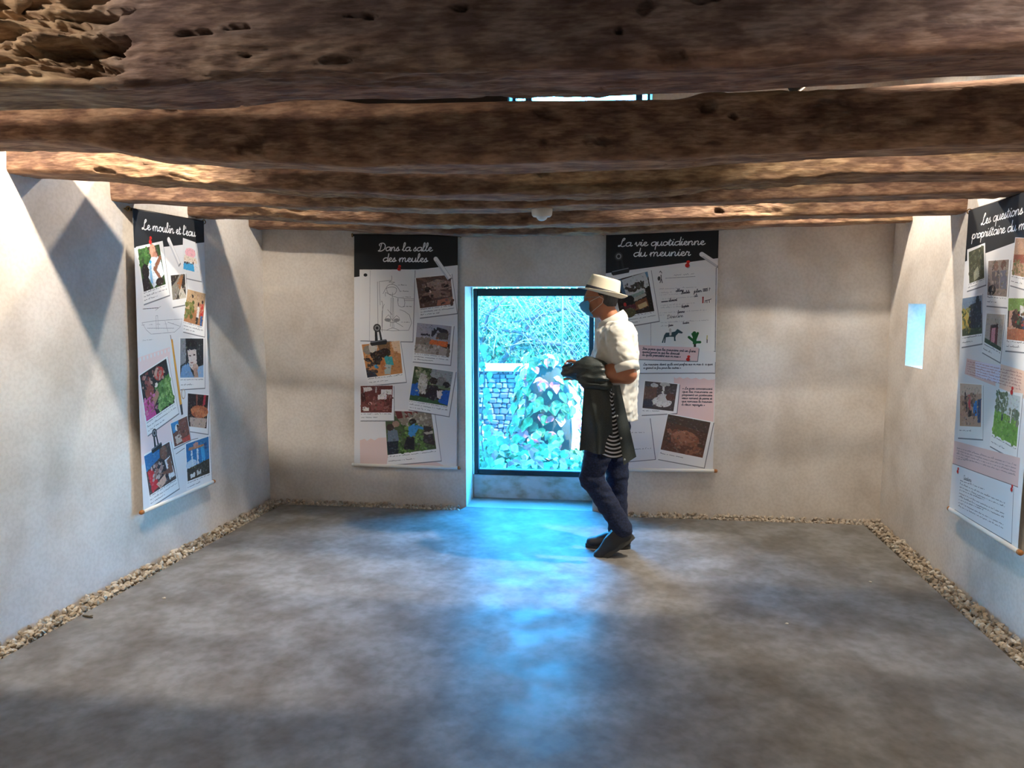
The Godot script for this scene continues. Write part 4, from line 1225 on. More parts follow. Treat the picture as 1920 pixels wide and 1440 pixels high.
func build_posters() -> void:
	make_glyphs()
	M.cloth_back = flat(Color(0.78, 0.78, 0.78), 0.85)
	banner("banner headed Le moulin et l'eau with photos and a pencil, on the left wall", Vector3(-2.704, 2.109, -4.174), Vector3(-2.663, 2.107, -4.887), Vector3(-2.707, 0.348, -4.125), Vector3(-2.665, 0.354, -4.854), print_water(), true)
	banner("banner headed Dans la salle des meules, on the back wall left of the window", Vector3(-1.898, 2.077, -5.70), Vector3(-1.103, 2.064, -5.695), Vector3(-1.939, 0.312, -5.70), Vector3(-1.126, 0.310, -5.695), print_stones(), false)
	banner("banner headed La vie quotidienne du meunier, behind the man in the straw hat", Vector3(-0.012, 2.068, -5.688), Vector3(0.782, 2.097, -5.683), Vector3(-0.002, 0.334, -5.688), Vector3(0.791, 0.341, -5.683), print_daily(), true)
	banner("banner headed Les questions au propriétaire, on the right wall", Vector3(1.934, 2.069, -4.48), Vector3(1.926, 2.096, -3.725), Vector3(1.933, 0.426, -4.478), Vector3(1.927, 0.426, -3.745), print_questions(), true)


func build_sensor() -> void:
	# the motion sensor under the fourth beam
	var o := thing("motion_sensor", "white round motion sensor fixed under the fourth beam", "motion sensor", Vector3(-0.345, 2.07, -4.1))
	obj("housing", lathe_mesh([Vector2(0, -0.044), Vector2(0.046, -0.042), Vector2(0.053, -0.034), Vector2(0.056, -0.01), Vector2(0.056, 0.0), Vector2(0, 0.0)], 28), M.white_plastic, o)
	obj("lens", lathe_mesh([Vector2(0, -0.064), Vector2(0.012, -0.0625), Vector2(0.022, -0.057), Vector2(0.029, -0.048), Vector2(0.031, -0.041)], 24), M.lens, o)


# ---------------------------------------------------------------- gravel
func stone_mesh(r: RandomNumberGenerator) -> ArrayMesh:
	# a crushed pebble: an octahedron split once, pushed about
	var v := [Vector3.UP, Vector3.DOWN, Vector3.LEFT, Vector3.RIGHT, Vector3.FORWARD, Vector3.BACK]
	var faces := [[0, 3, 4], [0, 4, 2], [0, 2, 5], [0, 5, 3], [1, 4, 3], [1, 2, 4], [1, 5, 2], [1, 3, 5]]
	var mid := {}
	var pts := v.duplicate()
	var tris := []
	for f in faces:
		var m := []
		for k in 3:
			var a: int = min(f[k], f[(k + 1) % 3])
			var b: int = max(f[k], f[(k + 1) % 3])
			var key := a * 100 + b
			if not mid.has(key):
				mid[key] = pts.size()
				pts.append((v[a] + v[b]).normalized())
			m.append(mid[key])
		tris.append_array([[f[0], m[0], m[2]], [f[1], m[1], m[0]], [f[2], m[2], m[1]], [m[0], m[1], m[2]]])
	var sq := Vector3(1.0, 0.5 + r.randf() * 0.3, 0.62 + r.randf() * 0.25)
	for i in pts.size():
		pts[i] = pts[i] * (0.68 + r.randf() * 0.55) * sq
	var st := tool()
	st.set_smooth_group(-1)
	for t in tris:
		var a: Vector3 = pts[t[0]]
		var b: Vector3 = pts[t[1]]
		var c: Vector3 = pts[t[2]]
		if (b - a).cross(c - a).dot(a + b + c) > 0:
			for p in [a, c, b]:
				st.add_vertex(p)
		else:
			for p in [a, b, c]:
				st.add_vertex(p)
	return done(st)

func build_gravel() -> void:
	var r := RandomNumberGenerator.new()
	r.seed = 77
	var shapes := []
	for k in 7:
		shapes.append(stone_mesh(r))
	var mats := []
	for c in [Color(0.72, 0.66, 0.58), Color(0.66, 0.60, 0.52), Color(0.78, 0.74, 0.68), Color(0.58, 0.53, 0.47)]:
		mats.append(flat(c, 0.92))
	var runs := [
		[Vector3(-2.82, 0, -2.8), Vector3(-2.65, 0, -5.73), "pale crushed stone border along the foot of the left wall", 300],
		[Vector3(1.95, 0, -3.1), Vector3(1.98, 0, -5.70), "pale crushed stone border along the foot of the right wall", 300],
		[Vector3(-2.65, 0, -5.73), Vector3(-1.09, 0, -5.722), "short stone border along the back wall left of the window recess", 40],
		[Vector3(0.12, 0, -5.712), Vector3(1.98, 0, -5.70), "stone border along the back wall right of the window recess", 0],
	]
	for k in runs.size():
		var a: Vector3 = runs[k][0]
		var b: Vector3 = runs[k][1]
		var o := thing("gravel_border", runs[k][2], "gravel", Vector3((a.x + b.x) * 0.5, 0, (a.z + b.z) * 0.5), "crushed stone borders at the foot of the walls")
		var t := (b - a).normalized()
		var side := t.cross(Vector3.UP)
		if side.dot(Vector3(-0.4, 0, -3.0) - (a + b) * 0.5) < 0:
			side = -side
		var len := (b - a).length()
		var spots := []
		var n := int(len / 0.024)
		for layer in 2:
			for i in n:
				for j in 5:
					if r.randf() < (0.4 if layer == 1 else 0.15):
						continue
					var u := (i + r.randf() * 1.0) / n * len
					var w := 0.016 + (j + r.randf() * 0.8) * 0.0235
					var y := -0.025 + layer * 0.019 + r.randf() * 0.008 + (0.008 if j < 2 and layer == 1 else 0.0)
					var s := 0.0125 + r.randf() * 0.0085
					if w > 0.108:
						w = 0.108
					spots.append([a + t * u + side * w + Vector3.UP * y, s, layer])
		# the nearest of the upper layer are pieces of their own
		spots.sort_custom(func(p, q): return (p[0].z - p[2] * 10.0 * -1.0) > (q[0].z - q[2] * 10.0 * -1.0))
		var single: int = runs[k][3]
		var rest := []
		for i in spots.size():
			var turn := Basis.from_euler(Vector3(r.randf() * TAU, r.randf() * TAU, r.randf() * TAU)).scaled(Vector3.ONE * spots[i][1])
			var xf := Transform3D(turn, spots[i][0] - o.position)
			if i < single:
				var m := obj("stone", shapes[r.randi() % shapes.size()], mats[r.randi() % mats.size()], o)
				m.transform = xf
			else:
				rest.append(xf)
		for v in 3:
			var mine := []
			for i in range(v, rest.size(), 3):
				mine.append(rest[i])
			var mm3 := MultiMesh.new()
			mm3.transform_format = MultiMesh.TRANSFORM_3D
			mm3.use_colors = true
			mm3.mesh = shapes[v + 1]
			mm3.instance_count = mine.size()
			for i in mine.size():
				mm3.set_instance_transform(i, mine[i])
				var g := 0.8 + r.randf() * 0.35
				mm3.set_instance_color(i, Color(0.46 * g, 0.39 * g, 0.31 * g))
			var mi := MultiMeshInstance3D.new()
			mi.name = "loose_stones" if v == 0 else "loose_stones_%03d" % v
			mi.multimesh = mm3
			var mat := flat(Color.WHITE, 0.92)
			mat.vertex_color_use_as_albedo = true
			mi.material_override = mat
			mi.set_meta("kind", "stuff")
			o.add_child(mi, true)


# ---------------------------------------------------------------- the garden beyond the window
func leaf_mesh(wide: float, fold: float, droop: float) -> ArrayMesh:
	# an ovate leaf, stalk at the origin, tip along -y, face toward +z; folded at the midrib, with pleats
	var st := tool()
	st.set_smooth_group(-1)
	var rows := [[0.0, 0.03], [0.16, 0.36], [0.38, 0.5], [0.62, 0.4], [0.85, 0.16], [1.0, 0.0]]
	for i in rows.size() - 1:
		for s in [-1.0, 1.0]:
			var p := []
			for k in [i, i + 1]:
				var t: float = rows[k][0]
				var w: float = rows[k][1] * wide
				var z := -droop * t * t + (0.03 if k % 2 else 0.0)
				p.append(Vector3(0, -t, z))
				p.append(Vector3(s * w, -t - 0.04 * s * 0.0, z + fold * w + (0.05 if k % 2 else 0.0) * wide))
			if s > 0:
				quad(st, p[0], p[1], p[3], p[2])
			else:
				quad(st, p[1], p[0], p[2], p[3])
	return done(st)

func leaf_mat(c: Color) -> StandardMaterial3D:
	var m := flat(c, 0.6)
	m.metallic_specular = 0.3
	m.backlight_enabled = true
	m.backlight = Color(0.35, 0.38, 0.32)
	m.cull_mode = BaseMaterial3D.CULL_DISABLED
	return m

func leaf_turn(r: RandomNumberGenerator, out: Vector3, loose: float) -> Basis:
	var z := (out + Vector3(r.randf() - 0.5, r.randf() * 0.9 - 0.1, r.randf() - 0.5) * loose).normalized()
	var y := (Vector3.UP + Vector3(r.randf() - 0.5, 0, r.randf() - 0.5) * 1.3).normalized()
	var x := y.cross(z).normalized()
	return Basis(x, z.cross(x).normalized(), z)

func scatter(called: String, mesh: Mesh, places: Array, cols: Array, parent: Node3D, r: RandomNumberGenerator) -> void:
	var mmesh := MultiMesh.new()
	mmesh.transform_format = MultiMesh.TRANSFORM_3D
	mmesh.use_colors = true
	mmesh.mesh = mesh
	mmesh.instance_count = places.size()
	for i in places.size():
		mmesh.set_instance_transform(i, places[i])
		var c: Color = cols[r.randi() % cols.size()]
		mmesh.set_instance_color(i, c.srgb_to_linear() * (0.8 + r.randf() * 0.4))
	var o := MultiMeshInstance3D.new()
	o.name = called
	o.multimesh = mmesh
	var m := leaf_mat(Color.WHITE)
	m.vertex_color_use_as_albedo = true
	o.material_override = m
	o.set_meta("kind", "stuff")
	parent.add_child(o, true)

func build_garden() -> void:
	var r := RandomNumberGenerator.new()
	r.seed = 404
	var sand := surface(noise_tex(0.02, 4, FastNoiseLite.TYPE_SIMPLEX_SMOOTH, ramp([Color(0.58, 0.55, 0.52), Color(0.68, 0.66, 0.63)], [0.3, 0.7]), 256, 51), Vector3(0.6, 0.6, 0.6), 0.95, null, 0.0)
	struct("ground", box_mesh(Vector3(-16, -0.5, -34), Vector3(16, -0.11, 12)), sand, "pale sandy garden ground beyond the window", "ground")
	var greens := [Color(0.13, 0.31, 0.18), Color(0.16, 0.37, 0.20), Color(0.23, 0.40, 0.23), Color(0.10, 0.26, 0.16)]
	var reds := [Color(0.53, 0.28, 0.30), Color(0.56, 0.41, 0.40), Color(0.48, 0.20, 0.22), Color(0.58, 0.53, 0.49)]
	var mats := []
	for c in greens + reds:
		mats.append(leaf_mat(c))
	var leaves := [leaf_mesh(0.8, 0.25, 0.25), leaf_mesh(1.0, 0.15, 0.35), leaf_mesh(0.65, 0.4, 0.15)]
	var bark := flat(Color(0.23, 0.22, 0.22), 0.9)

	# low rubble wall with a pale coping
	var wall := Node3D.new()
	wall.name = "garden_wall"
	add_child(wall)
	wall.set_meta("kind", "structure")
	tag(wall, "low grey-blue rubble garden wall with a pale coping", "garden wall")
	wall.position = Vector3(-1.6, -0.11, -8.5)
	obj("wall_core", box_mesh(Vector3(-1.0, 0, -0.36), Vector3(0.98, 0.9, -0.03)), flat(Color(0.27, 0.29, 0.33), 0.95), wall)
	var tones := []
	for c in [Color(0.29, 0.31, 0.35), Color(0.35, 0.37, 0.41), Color(0.25, 0.27, 0.32)]:
		tones.append(flat(c, 0.95))
	var blocks := []
	for k in 5:
		var st := tool()
		box(st, Vector3(-0.5, -0.5, -0.5), Vector3(0.5, 0.5, 0.5), 0.16)
		blocks.append(done(st))
	var y := 0.0
	while y < 0.88:
		var h := 0.045 + r.randf() * 0.03
		if y + h > 0.9:
			h = 0.9 - y
		var x := -1.0 - r.randf() * 0.05
		while x < 0.96:
			var w := 0.045 + r.randf() * 0.075
			if x + w > -0.15:
				var b := obj("stone", blocks[r.randi() % 5], tones[r.randi() % 3], wall)
				b.transform = Transform3D(Basis.from_euler(Vector3(r.randf() - 0.5, r.randf() - 0.5, r.randf() - 0.5) * 0.5).scaled(Vector3(w - 0.003, h - 0.002, 0.09)), Vector3(x + w * 0.5, y + h * 0.5, -0.05 + r.randf() * 0.025))
			x += w
		y += h
	obj("coping", box_mesh(Vector3(-1.02, 0.9, -0.42), Vector3(1.0, 0.955, 0.05), 0.01), flat(Color(0.68, 0.67, 0.66), 0.9), wall)

	struct("garden_wall_001", box_mesh(Vector3(-0.58, -0.12, -9.35), Vector3(2.6, 0.84, -9.05), 0.01), flat(Color(0.66, 0.64, 0.62), 0.95), "pale rendered garden wall behind the creeper", "garden wall")

	# wire netting above that wall
	var net := thing("wire_fence", "wire netting fence with a thin post above the pale garden wall", "fence", Vector3(0.2, 0.845, -9.12))
	var st2 := tool()
	for k in 26:
		for s in [-1.0, 1.0]:
			var x0 := -0.8 + k * 0.075
			var x1: float = x0 + s * 0.55
			tube(st2, [Vector3(x0, 0.0, s * 0.002), Vector3(x1, 0.75, s * 0.002)], [0.0035, 0.0035], 4, false)
	var mesh := obj("netting", done(st2), flat(Color(0.35, 0.38, 0.4), 0.6, 0.5), net)
	mesh.set_meta("kind", "stuff")
	obj("post", tube_mesh([Vector3(-0.72, 0, 0), Vector3(-0.72, 0.85, 0)], [0.012, 0.012], 8), flat(Color(0.3, 0.33, 0.33), 0.6, 0.4), net)

	# the shrub over the wall: bare branches and small leaves
	var shrub := thing("shrub", "tangled twiggy shrub with small leaves behind the rubble wall", "shrub", Vector3(-0.9, -0.11, -9.95))
	var paths := [
		[Vector3(0.9, 0.0, 0.0), Vector3(0.6, 0.7, 0.2), Vector3(0.45, 1.15, 0.42), Vector3(0.12, 1.16, 0.45), Vector3(-0.2, 1.3, 0.4), Vector3(-0.7, 1.35, 0.3)],
		[Vector3(0.9, 0.0, 0.0), Vector3(0.78, 0.8, 0.2), Vector3(0.68, 1.38, 0.45), Vector3(0.4, 1.6, 0.4), Vector3(0.0, 1.48, 0.45), Vector3(-0.25, 1.42, 0.4)],
		[Vector3(0.9, 0.0, 0.0), Vector3(0.95, 0.9, 0.1), Vector3(0.72, 1.55, 0.3), Vector3(0.4, 1.75, 0.3), Vector3(0.1, 2.1, 0.1)],
		[Vector3(-0.6, 0.0, 0.0), Vector3(-0.5, 0.8, 0.1), Vector3(-0.2, 1.2, 0.35), Vector3(0.1, 1.6, 0.3), Vector3(0.3, 2.1, 0.1)],
		[Vector3(-0.6, 0.0, 0.0), Vector3(-0.75, 0.9, 0.1), Vector3(-0.6, 1.5, 0.3), Vector3(-0.2, 1.9, 0.2)],
	]
	for p in paths:
		var rad := []
		for k in p.size():
			rad.append(lerpf(0.05, 0.012, float(k) / (p.size() - 1)))
		obj("branch", tube_mesh(p, rad, 7), bark, shrub)
	var st3 := tool()
	for k in 150:
		var p: Array = paths[r.randi() % paths.size()]
		var seg := 1 + r.randi() % (p.size() - 2)
		var a: Vector3 = p[seg].lerp(p[seg + 1], r.randf())
		var d := Vector3(r.randf() - 0.5, r.randf() * 0.9 - 0.25, r.randf() * 0.5 - 0.1).normalized()
		var l := 0.25 + r.randf() * 0.4
		tube(st3, [a, a + d * l * 0.5 + Vector3(0, 0.03, 0), a + d * l], [0.006, 0.004, 0.002], 4, false)
	obj("twigs", done(st3), flat(Color(0.42, 0.44, 0.46), 0.9), shrub).set_meta("kind", "stuff")
	var spots := []
	for k in 6500:
		var p := Vector3(r.randf() * 3.6 - 1.9, 0.75 + r.randf() * 1.2, r.randf() * 0.9 - 0.35)
		if p.x > 0.25 and p.y < 1.05:
			p.z = minf(p.z, 0.5)
		if Vector2((p.x) / 2.0, (p.y - 1.35) / 0.85).length() > 1.0 + r.randf() * 0.2:
			continue
		spots.append(Transform3D(leaf_turn(r, Vector3(0.2, 0.3, 0.8), 1.8).scaled(Vector3.ONE * (0.028 + r.randf() * 0.03)), p))
	scatter("foliage", leaves[2], spots, [Color(0.20, 0.29, 0.20), Color(0.28, 0.32, 0.22), Color(0.16, 0.24, 0.17), Color(0.34, 0.35, 0.26)], shrub, r)
	var hedge := thing("hedge", "dense green hedge at the far end of the garden", "hedge", Vector3(-1.2, -0.11, -13.0))
	obj("hedge_core", lathe_mesh([Vector2(0.01, 0.0), Vector2(0.8, 0.05), Vector2(0.9, 0.9), Vector2(0.7, 1.7), Vector2(0.01, 1.9)], 14, Transform3D(Basis.from_scale(Vector3(6.5, 1, 1)), Vector3.ZERO)), flat(Color(0.12, 0.22, 0.16), 0.95), hedge)
	var spots2 := []
	for k in 7000:
		var an := r.randf() * PI
		spots2.append(Transform3D(leaf_turn(r, Vector3(0, 0.3, 1), 1.6).scaled(Vector3.ONE * (0.08 + r.randf() * 0.08)), Vector3(cos(an) * 6.0, r.randf() * 2.0, sin(an) * 0.95 + r.randf() * 0.1)))
	scatter("foliage", leaves[0], spots2, [Color(0.24, 0.39, 0.22), Color(0.33, 0.47, 0.27), Color(0.19, 0.32, 0.18)], hedge, r)

	# creeper hanging over a stump of wall
	var cr := thing("creeper", "green and pink creeper hanging over a stump beside the rubble wall", "creeper", Vector3(-0.6, -0.11, -7.95))
	obj("stump", lathe_mesh([Vector2(0.24, 0.0), Vector2(0.26, 0.3), Vector2(0.23, 0.75), Vector2(0.16, 1.0), Vector2(0.0, 1.06)], 14), flat(Color(0.12, 0.17, 0.14), 0.95), cr)
	for k in 270:
		var t := r.randf()
		var an := r.randf() * PI * 1.3 - 0.15 * PI
		var rad := lerpf(0.36, 0.2, t * t) + r.randf() * 0.06
		var pos := Vector3(cos(an) * rad * 1.0, 0.05 + t * 1.1, sin(an) * rad)
		if t > 0.9:
			pos = Vector3(cos(an) * r.randf() * 0.24, 1.08 + r.randf() * 0.07, sin(an) * r.randf() * 0.24)
		var l := obj("leaf", leaves[r.randi() % 3], mats[r.randi() % 4] if r.randf() < 0.72 else mats[4 + r.randi() % 4], cr)
		l.transform = Transform3D(leaf_turn(r, Vector3(cos(an), 0.5, sin(an)), 1.0).scaled(Vector3.ONE * (0.085 + r.randf() * 0.06)), pos)
	# creeper spreading over the ground under the window
	var gc := thing("ground_creeper", "pale green and red creeper spreading low under the garden window", "creeper", Vector3(-0.85, -0.11, -7.1))
	var under := []
	for k in 1150:
		var px := r.randf() * 1.7 - 0.95
		var pz := r.randf() * 1.5 - 0.65
		var top := clampf(0.50 - (px + 0.4) * 0.30, 0.05, 0.5) * clampf(1.15 - absf(pz) * 0.6, 0.3, 1.0)
		if px > 0.25 and r.randf() < (px - 0.2) * 1.6:
			continue
		var single := k < 300
		var pos := Vector3(px, top * (0.8 + r.randf() * 0.25) if single else top * r.randf() * 0.85, pz)
		var turn := leaf_turn(r, Vector3(0.1, 0.75, 0.65), 1.1).scaled(Vector3.ONE * (0.06 + r.randf() * 0.05))
		if single:
			var l := obj("leaf", leaves[r.randi() % 3], mats[1 + r.randi() % 3] if r.randf() < 0.62 else mats[4 + r.randi() % 4], gc)
			l.transform = Transform3D(turn, pos)
		else:
			under.append(Transform3D(turn, pos))
	scatter("inner_leaves", leaves[1], under, greens + [Color(0.85, 0.7, 0.66)], gc, r)
	# a thin vine climbing the left edge of the window
	var vine := thing("climbing_vine", "thin green vine climbing beside the left edge of the window", "vine", Vector3(-1.0, -0.11, -6.36))
	var stem := []
	var rr := []
	for k in 9:
		stem.append(Vector3(sin(k * 1.3) * 0.02 - 0.03, k * 0.17, cos(k) * 0.015))
		rr.append(0.006)
	obj("stem", tube_mesh(stem, rr, 6), bark, vine)
	for k in 26:
		var l := obj("leaf", leaves[r.randi() % 3], mats[r.randi() % 3], vine)
		l.transform = Transform3D(leaf_turn(r, Vector3(0.2, 0.3, 1), 0.7).scaled(Vector3.ONE * (0.055 + r.randf() * 0.03)), Vector3(r.randf() * 0.11 - 0.06, 0.2 + k * 0.045, r.randf() * 0.06))


# ---------------------------------------------------------------- bodies: a distance field on a grid, meshed as surface nets
class Field:
	var lo: Vector3
	var c: float
	var nx: int
	var ny: int
	var nz: int
	var d: PackedFloat32Array
	func _init(a: Vector3, b: Vector3, cell: float):
		lo = a
		c = cell
		nx = int((b.x - a.x) / cell) + 2
		ny = int((b.y - a.y) / cell) + 2
		nz = int((b.z - a.z) / cell) + 2
		d.resize(nx * ny * nz)
		d.fill(0.5)
	func cap(a: Vector3, b: Vector3, ra: float, rb: float, k := 0.02, sx := 1.0, sz := 1.0) -> void:
		# joins a tapered capsule, stretched by sx and sz about its axis
		var m := maxf(ra, rb) + k + c * 3.0
		var x0: int = maxi(0, int((minf(a.x, b.x) - m * sx - lo.x) / c))
		var x1: int = mini(nx - 1, int((maxf(a.x, b.x) + m * sx - lo.x) / c) + 1)
		var y0: int = maxi(0, int((minf(a.y, b.y) - m - lo.y) / c))
		var y1: int = mini(ny - 1, int((maxf(a.y, b.y) + m - lo.y) / c) + 1)
		var z0: int = maxi(0, int((minf(a.z, b.z) - m * sz - lo.z) / c))
		var z1: int = mini(nz - 1, int((maxf(a.z, b.z) + m * sz - lo.z) / c) + 1)
		var s := Vector3(1.0 / sx, 1.0, 1.0 / sz)
		var ba := b - a
		var bb := maxf(ba.length_squared(), 1e-9)
		for z in range(z0, z1 + 1):
			for y in range(y0, y1 + 1):
				var i := (z * ny + y) * nx + x0
				for x in range(x0, x1 + 1):
					var p := lo + Vector3(x, y, z) * c - a
					var h := clampf(p.dot(ba) / bb, 0.0, 1.0)
					var e := ((p - ba * h) * s).length() - lerpf(ra, rb, h)
					var f := d[i]
					var q := maxf(k - absf(e - f), 0.0) / k
					d[i] = minf(e, f) - q * q * k * 0.25
					i += 1
	func cut(n: Vector3, at: float) -> void:
		# keeps what lies where n.p < at
		for z in nz:
			for y in ny:
				var i := (z * ny + y) * nx
				for x in nx:
					var e := n.dot(lo + Vector3(x, y, z) * c) - at
					if e > d[i]:
						d[i] = e
					i += 1
	func minus(o: Field, gap: float) -> void:
		# hollows out what another field fills
		for z in nz:
			for y in ny:
				var i := (z * ny + y) * nx
				for x in nx:
					if d[i] < c * 2.0:
						var p := (lo + Vector3(x, y, z) * c - o.lo) / o.c
						var a := int(p.x + 0.5)
						var b2 := int(p.y + 0.5)
						var g := int(p.z + 0.5)
						if a >= 0 and b2 >= 0 and g >= 0 and a < o.nx and b2 < o.ny and g < o.nz:
							d[i] = maxf(d[i], gap - o.d[(g * o.ny + b2) * o.nx + a])
					i += 1
	func rough(n: FastNoiseLite, amp: float, s: Vector3) -> void:
		for z in nz:
			for y in ny:
				var i := (z * ny + y) * nx
				for x in nx:
					if absf(d[i]) < amp * 2.0 + c * 2.0:
						var p := (lo + Vector3(x, y, z) * c) * s
						d[i] += n.get_noise_3d(p.x, p.y, p.z) * amp
					i += 1
	func into(st: SurfaceTool, off: Vector3, first: int) -> int:
		# adds the surface, vertices numbered from first; returns the next number
		var id := {}
		var sy := nx
		var sz := nx * ny
		for z in nz - 1:
			for y in ny - 1:
				var i := (z * ny + y) * nx
				for x in nx - 1:
					var v0 := d[i]
					if absf(v0) > c * 3.0:
						i += 1
						continue
					var v := [v0, d[i + 1], d[i + sy], d[i + sy + 1], d[i + sz], d[i + sz + 1], d[i + sz + sy], d[i + sz + sy + 1]]
					var neg := 0
					for q in v:
						if q < 0.0:
							neg += 1
					if neg > 0 and neg < 8:
						var sum := Vector3.ZERO
						var m := 0
						for e in [[0, 1], [2, 3], [4, 5], [6, 7], [0, 2], [1, 3], [4, 6], [5, 7], [0, 4], [1, 5], [2, 6], [3, 7]]:
							var a: float = v[e[0]]
							var b: float = v[e[1]]
							if (a < 0.0) != (b < 0.0):
								var t := a / (a - b)
								var pa := Vector3(e[0] & 1, (e[0] >> 1) & 1, e[0] >> 2)
								var pb := Vector3(e[1] & 1, (e[1] >> 1) & 1, e[1] >> 2)
								sum += pa.lerp(pb, t)
								m += 1
						id[i] = first
						first += 1
						st.add_vertex(lo + (Vector3(x, y, z) + sum / m) * c - off)
					i += 1
		for i in id:
			var inside := d[i] < 0.0
			for ax in 3:
				var step: int = [1, sy, sz][ax]
				if (d[i + step] < 0.0) == inside:
					continue
				var u: int = [sy, sz, 1][ax]
				var w: int = [sz, 1, sy][ax]
				if not (id.has(i - u) and id.has(i - w) and id.has(i - u - w)):
					continue
				var q := [id[i - u - w], id[i - w], id[i], id[i - u]]
				if inside:
					q.reverse()
				for k in [0, 1, 2, 0, 2, 3]:
					st.add_index(q[k])
		return first

func field_mesh(fields: Array, off: Vector3) -> ArrayMesh:
	var st := tool()
	st.set_smooth_group(0)
	var n := 0
	for f in fields:
		n = f.into(st, off, n)
	st.generate_normals()
	return st.commit()

func shell_mesh(nu: int, nv: int, f: Callable, thick: Vector3) -> ArrayMesh:
	# a sheet of cloth with thickness
	var st := tool()
	for face in 2:
		st.set_smooth_group(1 + face)
		for j in nv:
			for i in nu:
				var c := []
				for o in [[0, 0], [1, 0], [1, 1], [0, 1]]:
					c.append([f.call(i + o[0], j + o[1]) + (thick if face == 0 else Vector3.ZERO), Vector2(float(i + o[0]) / nu, float(j + o[1]) / nv)])
				if face == 1:
					c.reverse()
				for k in [0, 1, 2, 0, 2, 3]:
					st.set_uv(c[k][1])
					st.add_vertex(c[k][0])
	st.set_smooth_group(-1)
	for e in [[0, true], [nu, true], [0, false], [nv, false]]:
		for k in (nv if e[1] else nu):
			var a: Vector3 = f.call(e[0], k) if e[1] else f.call(k, e[0])
			var b: Vector3 = f.call(e[0], k + 1) if e[1] else f.call(k + 1, e[0])
			st.set_uv(Vector2(0.5, 0.02))
			if (e[0] == 0) == e[1]:
				quad(st, a, a + thick, b + thick, b)
			else:
				quad(st, b, b + thick, a + thick, a)
	st.generate_normals()
	return st.commit()

func hand(f: Field, wrist: Vector3, dir: Vector3, palm_n: Vector3, curl: float, thumb_side: float) -> void:
	# a palm and five fingers of their own lengths, bent at the knuckles
	var side := dir.cross(palm_n).normalized()
	var palm := wrist + dir * 0.05
	for k in 4:
		f.cap(wrist + side * (k - 1.5) * 0.012, wrist + dir * 0.085 + side * (k - 1.5) * 0.021, 0.016, 0.0125, 0.012)
	var lens := [0.072, 0.082, 0.076, 0.058]
	for k in 4:
		var p := wrist + dir * 0.088 + side * (k - 1.5) * 0.0215
		var d2 := dir
		for ph in 3:
			d2 = d2.rotated(side, curl)
			var l: float = lens[k] * [0.46, 0.31, 0.23][ph]
			f.cap(p, p + d2 * l, 0.0092 - ph * 0.0008, 0.0085 - ph * 0.0008, 0.003)
			p += d2 * l
	var t0 := wrist + dir * 0.02 + side * thumb_side * 0.026
	var t1 := t0 + (dir * 0.6 + side * thumb_side * 0.7 - palm_n * 0.2).normalized() * 0.045
	var t2 := t1 + (dir * 0.9 + side * thumb_side * 0.25).normalized() * 0.032
	f.cap(t0, t1, 0.014, 0.0105, 0.008)
	f.cap(t1, t2, 0.0105, 0.0095, 0.003)
	f.cap(t2, t2 + (dir - side * thumb_side * 0.2).normalized() * 0.026, 0.0095, 0.008, 0.003)

